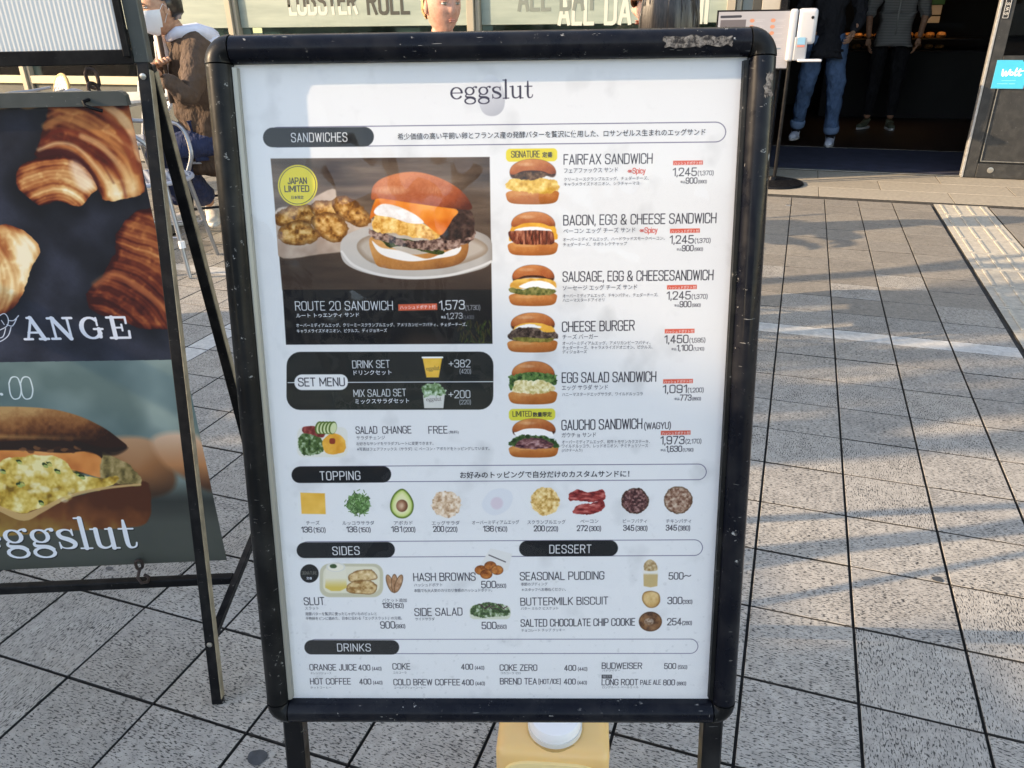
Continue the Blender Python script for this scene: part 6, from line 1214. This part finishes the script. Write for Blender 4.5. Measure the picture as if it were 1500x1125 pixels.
for sd in 'LR':
    A = JJ['ank'+sd]; K = JJ['kn'+sd]; d = (K-A).normalized(); b = MB().tube([A+d*.015, A+d*.03, A+d*.07, A+d*.085], [.060, .068, .070, .062], 16); out('jean_cuff', b.v, b.f, m_plain('pale_denim_cuff', (.17, .27, .42), .85))
    b = MB().tube([A-V((0, 0, .03)), A+d*.03], [.042, .045], 12); out('sock', b.v, b.f, mat('black_sock', (.01, .01, .012), .9))
M_str = mat('striped_shirt_cloth', (.4, .4, .38), .8); n = N(M_str); wv = n.new('ShaderNodeTexWave'); wv.bands_direction = 'Z'; wv.inputs['Scale'].default_value = 22; wv.inputs['Distortion'].default_value = .4; n.l(n.co('Object'), wv.inputs[0]); n.color(n.ramp(wv.outputs[1], [(.3, (.17, .17, .16)), (.6, (.32, .32, .31))]))
J = dict(pel=(.79, 6.8, .98), spine=(.79, 6.8, 1.13), chest=(.79, 6.8, 1.32), neck=(.79, 6.8, 1.46), head=(.79, 6.78, 1.62), shL=(.6, 6.8, 1.38), shR=(.98, 6.8, 1.38), elL=(.53, 6.78, 1.12), elR=(1.05, 6.78, 1.12), wrL=(.55, 6.70, .90), wrR=(1.02, 6.70, .90), hipL=(.69, 6.8, .9), hipR=(.88, 6.8, .9), knL=(.68, 6.8, .48), knR=(.89, 6.8, .48), ankL=(.67, 6.82, .105), ankR=(.90, 6.82, .105), toeL=(.6, 6.7, .05), toeR=(.92, 6.68, .05), palmL=(1, 0, 0), palmR=(-1, 0, 0))
R3, out, JJ, *_ = make_person('person', 'person in grey striped shirt and black trousers standing further inside the dark shop', J, (0, -1, 0), (M_str, (.008, .008, .01)), (.5, .28, .18), (.02, .015, .01), shoe_c=(.10, .11, .07), armcover=False, hem=.13)
b = MB(); b.box((.79, 6.665, 1.15), (.016, .012, .42)); out('shirt_placket', b.v, b.f, mat('placket', (.42, .42, .4), .8))
# ================================================================ the street behind the camera: it shades the plaza and shows in the gloss
A2 = V((math.cos(SUN_AZ), math.sin(SUN_AZ), 0)); B2 = V((-math.sin(SUN_AZ), math.cos(SUN_AZ), 0)); R2_ = Matrix((A2, B2, Z)).transposed()
NB = empty('stepped_shade_building', (-8, -8, 0), 'unseen stepped building behind the camera, roof shaped for the shade it casts', 'building')
Mb = m_plain('shade_building_render', (.42, .39, .35), .8, .12, 2, .2); D = 10.; te = math.tan(SUN_EL)
for q0, q1, eta in ((-9, -1.5, .5), (-1.5, -1.25, -.05), (-1.25, -.7, -.2), (-.7, -.2, -.42), (-.2, .9, -.72), (.9, 3, -.95)):  # added out of view; roof steps shaped to set the shade edge
    h = D*te+eta; c = A2*(-D-1.5)+B2*((q0+q1)/2); MB().box((c.x, c.y, h/2), (3., q1-q0-.002, h), R2_).build('wall', Mb, NB)
    for k in range(min(3, int((q1-q0)/1.4))):
        p = A2*(-D+.005)+B2*(q0+.7+k*1.4); MB().box((p.x, p.y, 1.6), (.04, .8, 1.1), R2_, bev=.005).build('window', mat('shade_building_pane', (.03, .04, .05), .1), NB)  # windows of the added, unseen shade building
M_bark = m_plain('grey_bark', (.12, .10, .08), .9, .3, 20, .6)
def bare_tree(x, y, h, seed, lab, depth=5, spread=.6, lean=V((0, 0, 0))):
    r = random.Random(seed); t = empty('bare_tree', (x, y, 0), lab, 'tree'); tk = MB(); br = MB()
    def grow(p, d, ln, rad, k):
        n_ = 4; pts = [p]; 
        for i in range(n_): d = (d+V((r.uniform(-.14, .14), r.uniform(-.14, .14), r.uniform(-.04, .1)))).normalized(); pts.append(pts[-1]+d*ln/n_)
        (tk if k == 0 else br).tube(pts, [rad*(1-.35*i/n_) for i in range(n_+1)], 8 if k < 2 else 5)
        if k >= depth: return
        for c_ in range(3 if k < 4 else 2):
            nd = (d+V((r.uniform(-1, 1), r.uniform(-1, 1), r.uniform(-.2, .7)))*spread).normalized(); grow(pts[-1] if c_ else pts[2+r.randint(0, 2)], nd, ln*r.uniform(.6, .85), rad*.58, k+1)
    grow(V((x, y, 0)), V((0, 0, 1))+lean, h*.3, .11, 0); tk.build('trunk', M_bark, t, True); br.build('crown', M_bark, t, True); return t
bare_tree(-5.2, -3.3, 5.2, 5, 'bare branching tree behind the camera casting dappled shade on the plaza')
bare_tree(-4.6, -1.3, 4.6, 21, 'low bare tree left of the camera beside the plaza', 5, .75)
bare_tree(-7.4, -3.6, 6.4, 33, 'tallest bare tree far behind the camera', 5, .7)
bare_tree(-6.8, -2.6, 5.6, 9, 'second bare tree behind the camera further along the plaza')

OB = empty('opposite_building', (4, -32, 0), 'pale office building across the plaza behind the camera', 'building')
M_ob = m_plain('pale_stone_cladding', (.42, .39, .34), .7, .15, 1, .2); M_gl = mat('office_pane', (.02, .025, .03), .08)
MB().box((8, -34, 3.6), (34, 4, 7.2)).build('wall', M_ob, OB)
pane = MB().box((0, 0, 0), (2.2, .05, 1.9), bev=.01).mesh('window', M_gl)
for i in range(11):
    for j in range(2): o = bpy.data.objects.new('window', pane); col.objects.link(o); attach(o, OB); o.matrix_basis = Matrix.Translation((-7.0+i*2.9, -31.98, 2.2+j*3.2))
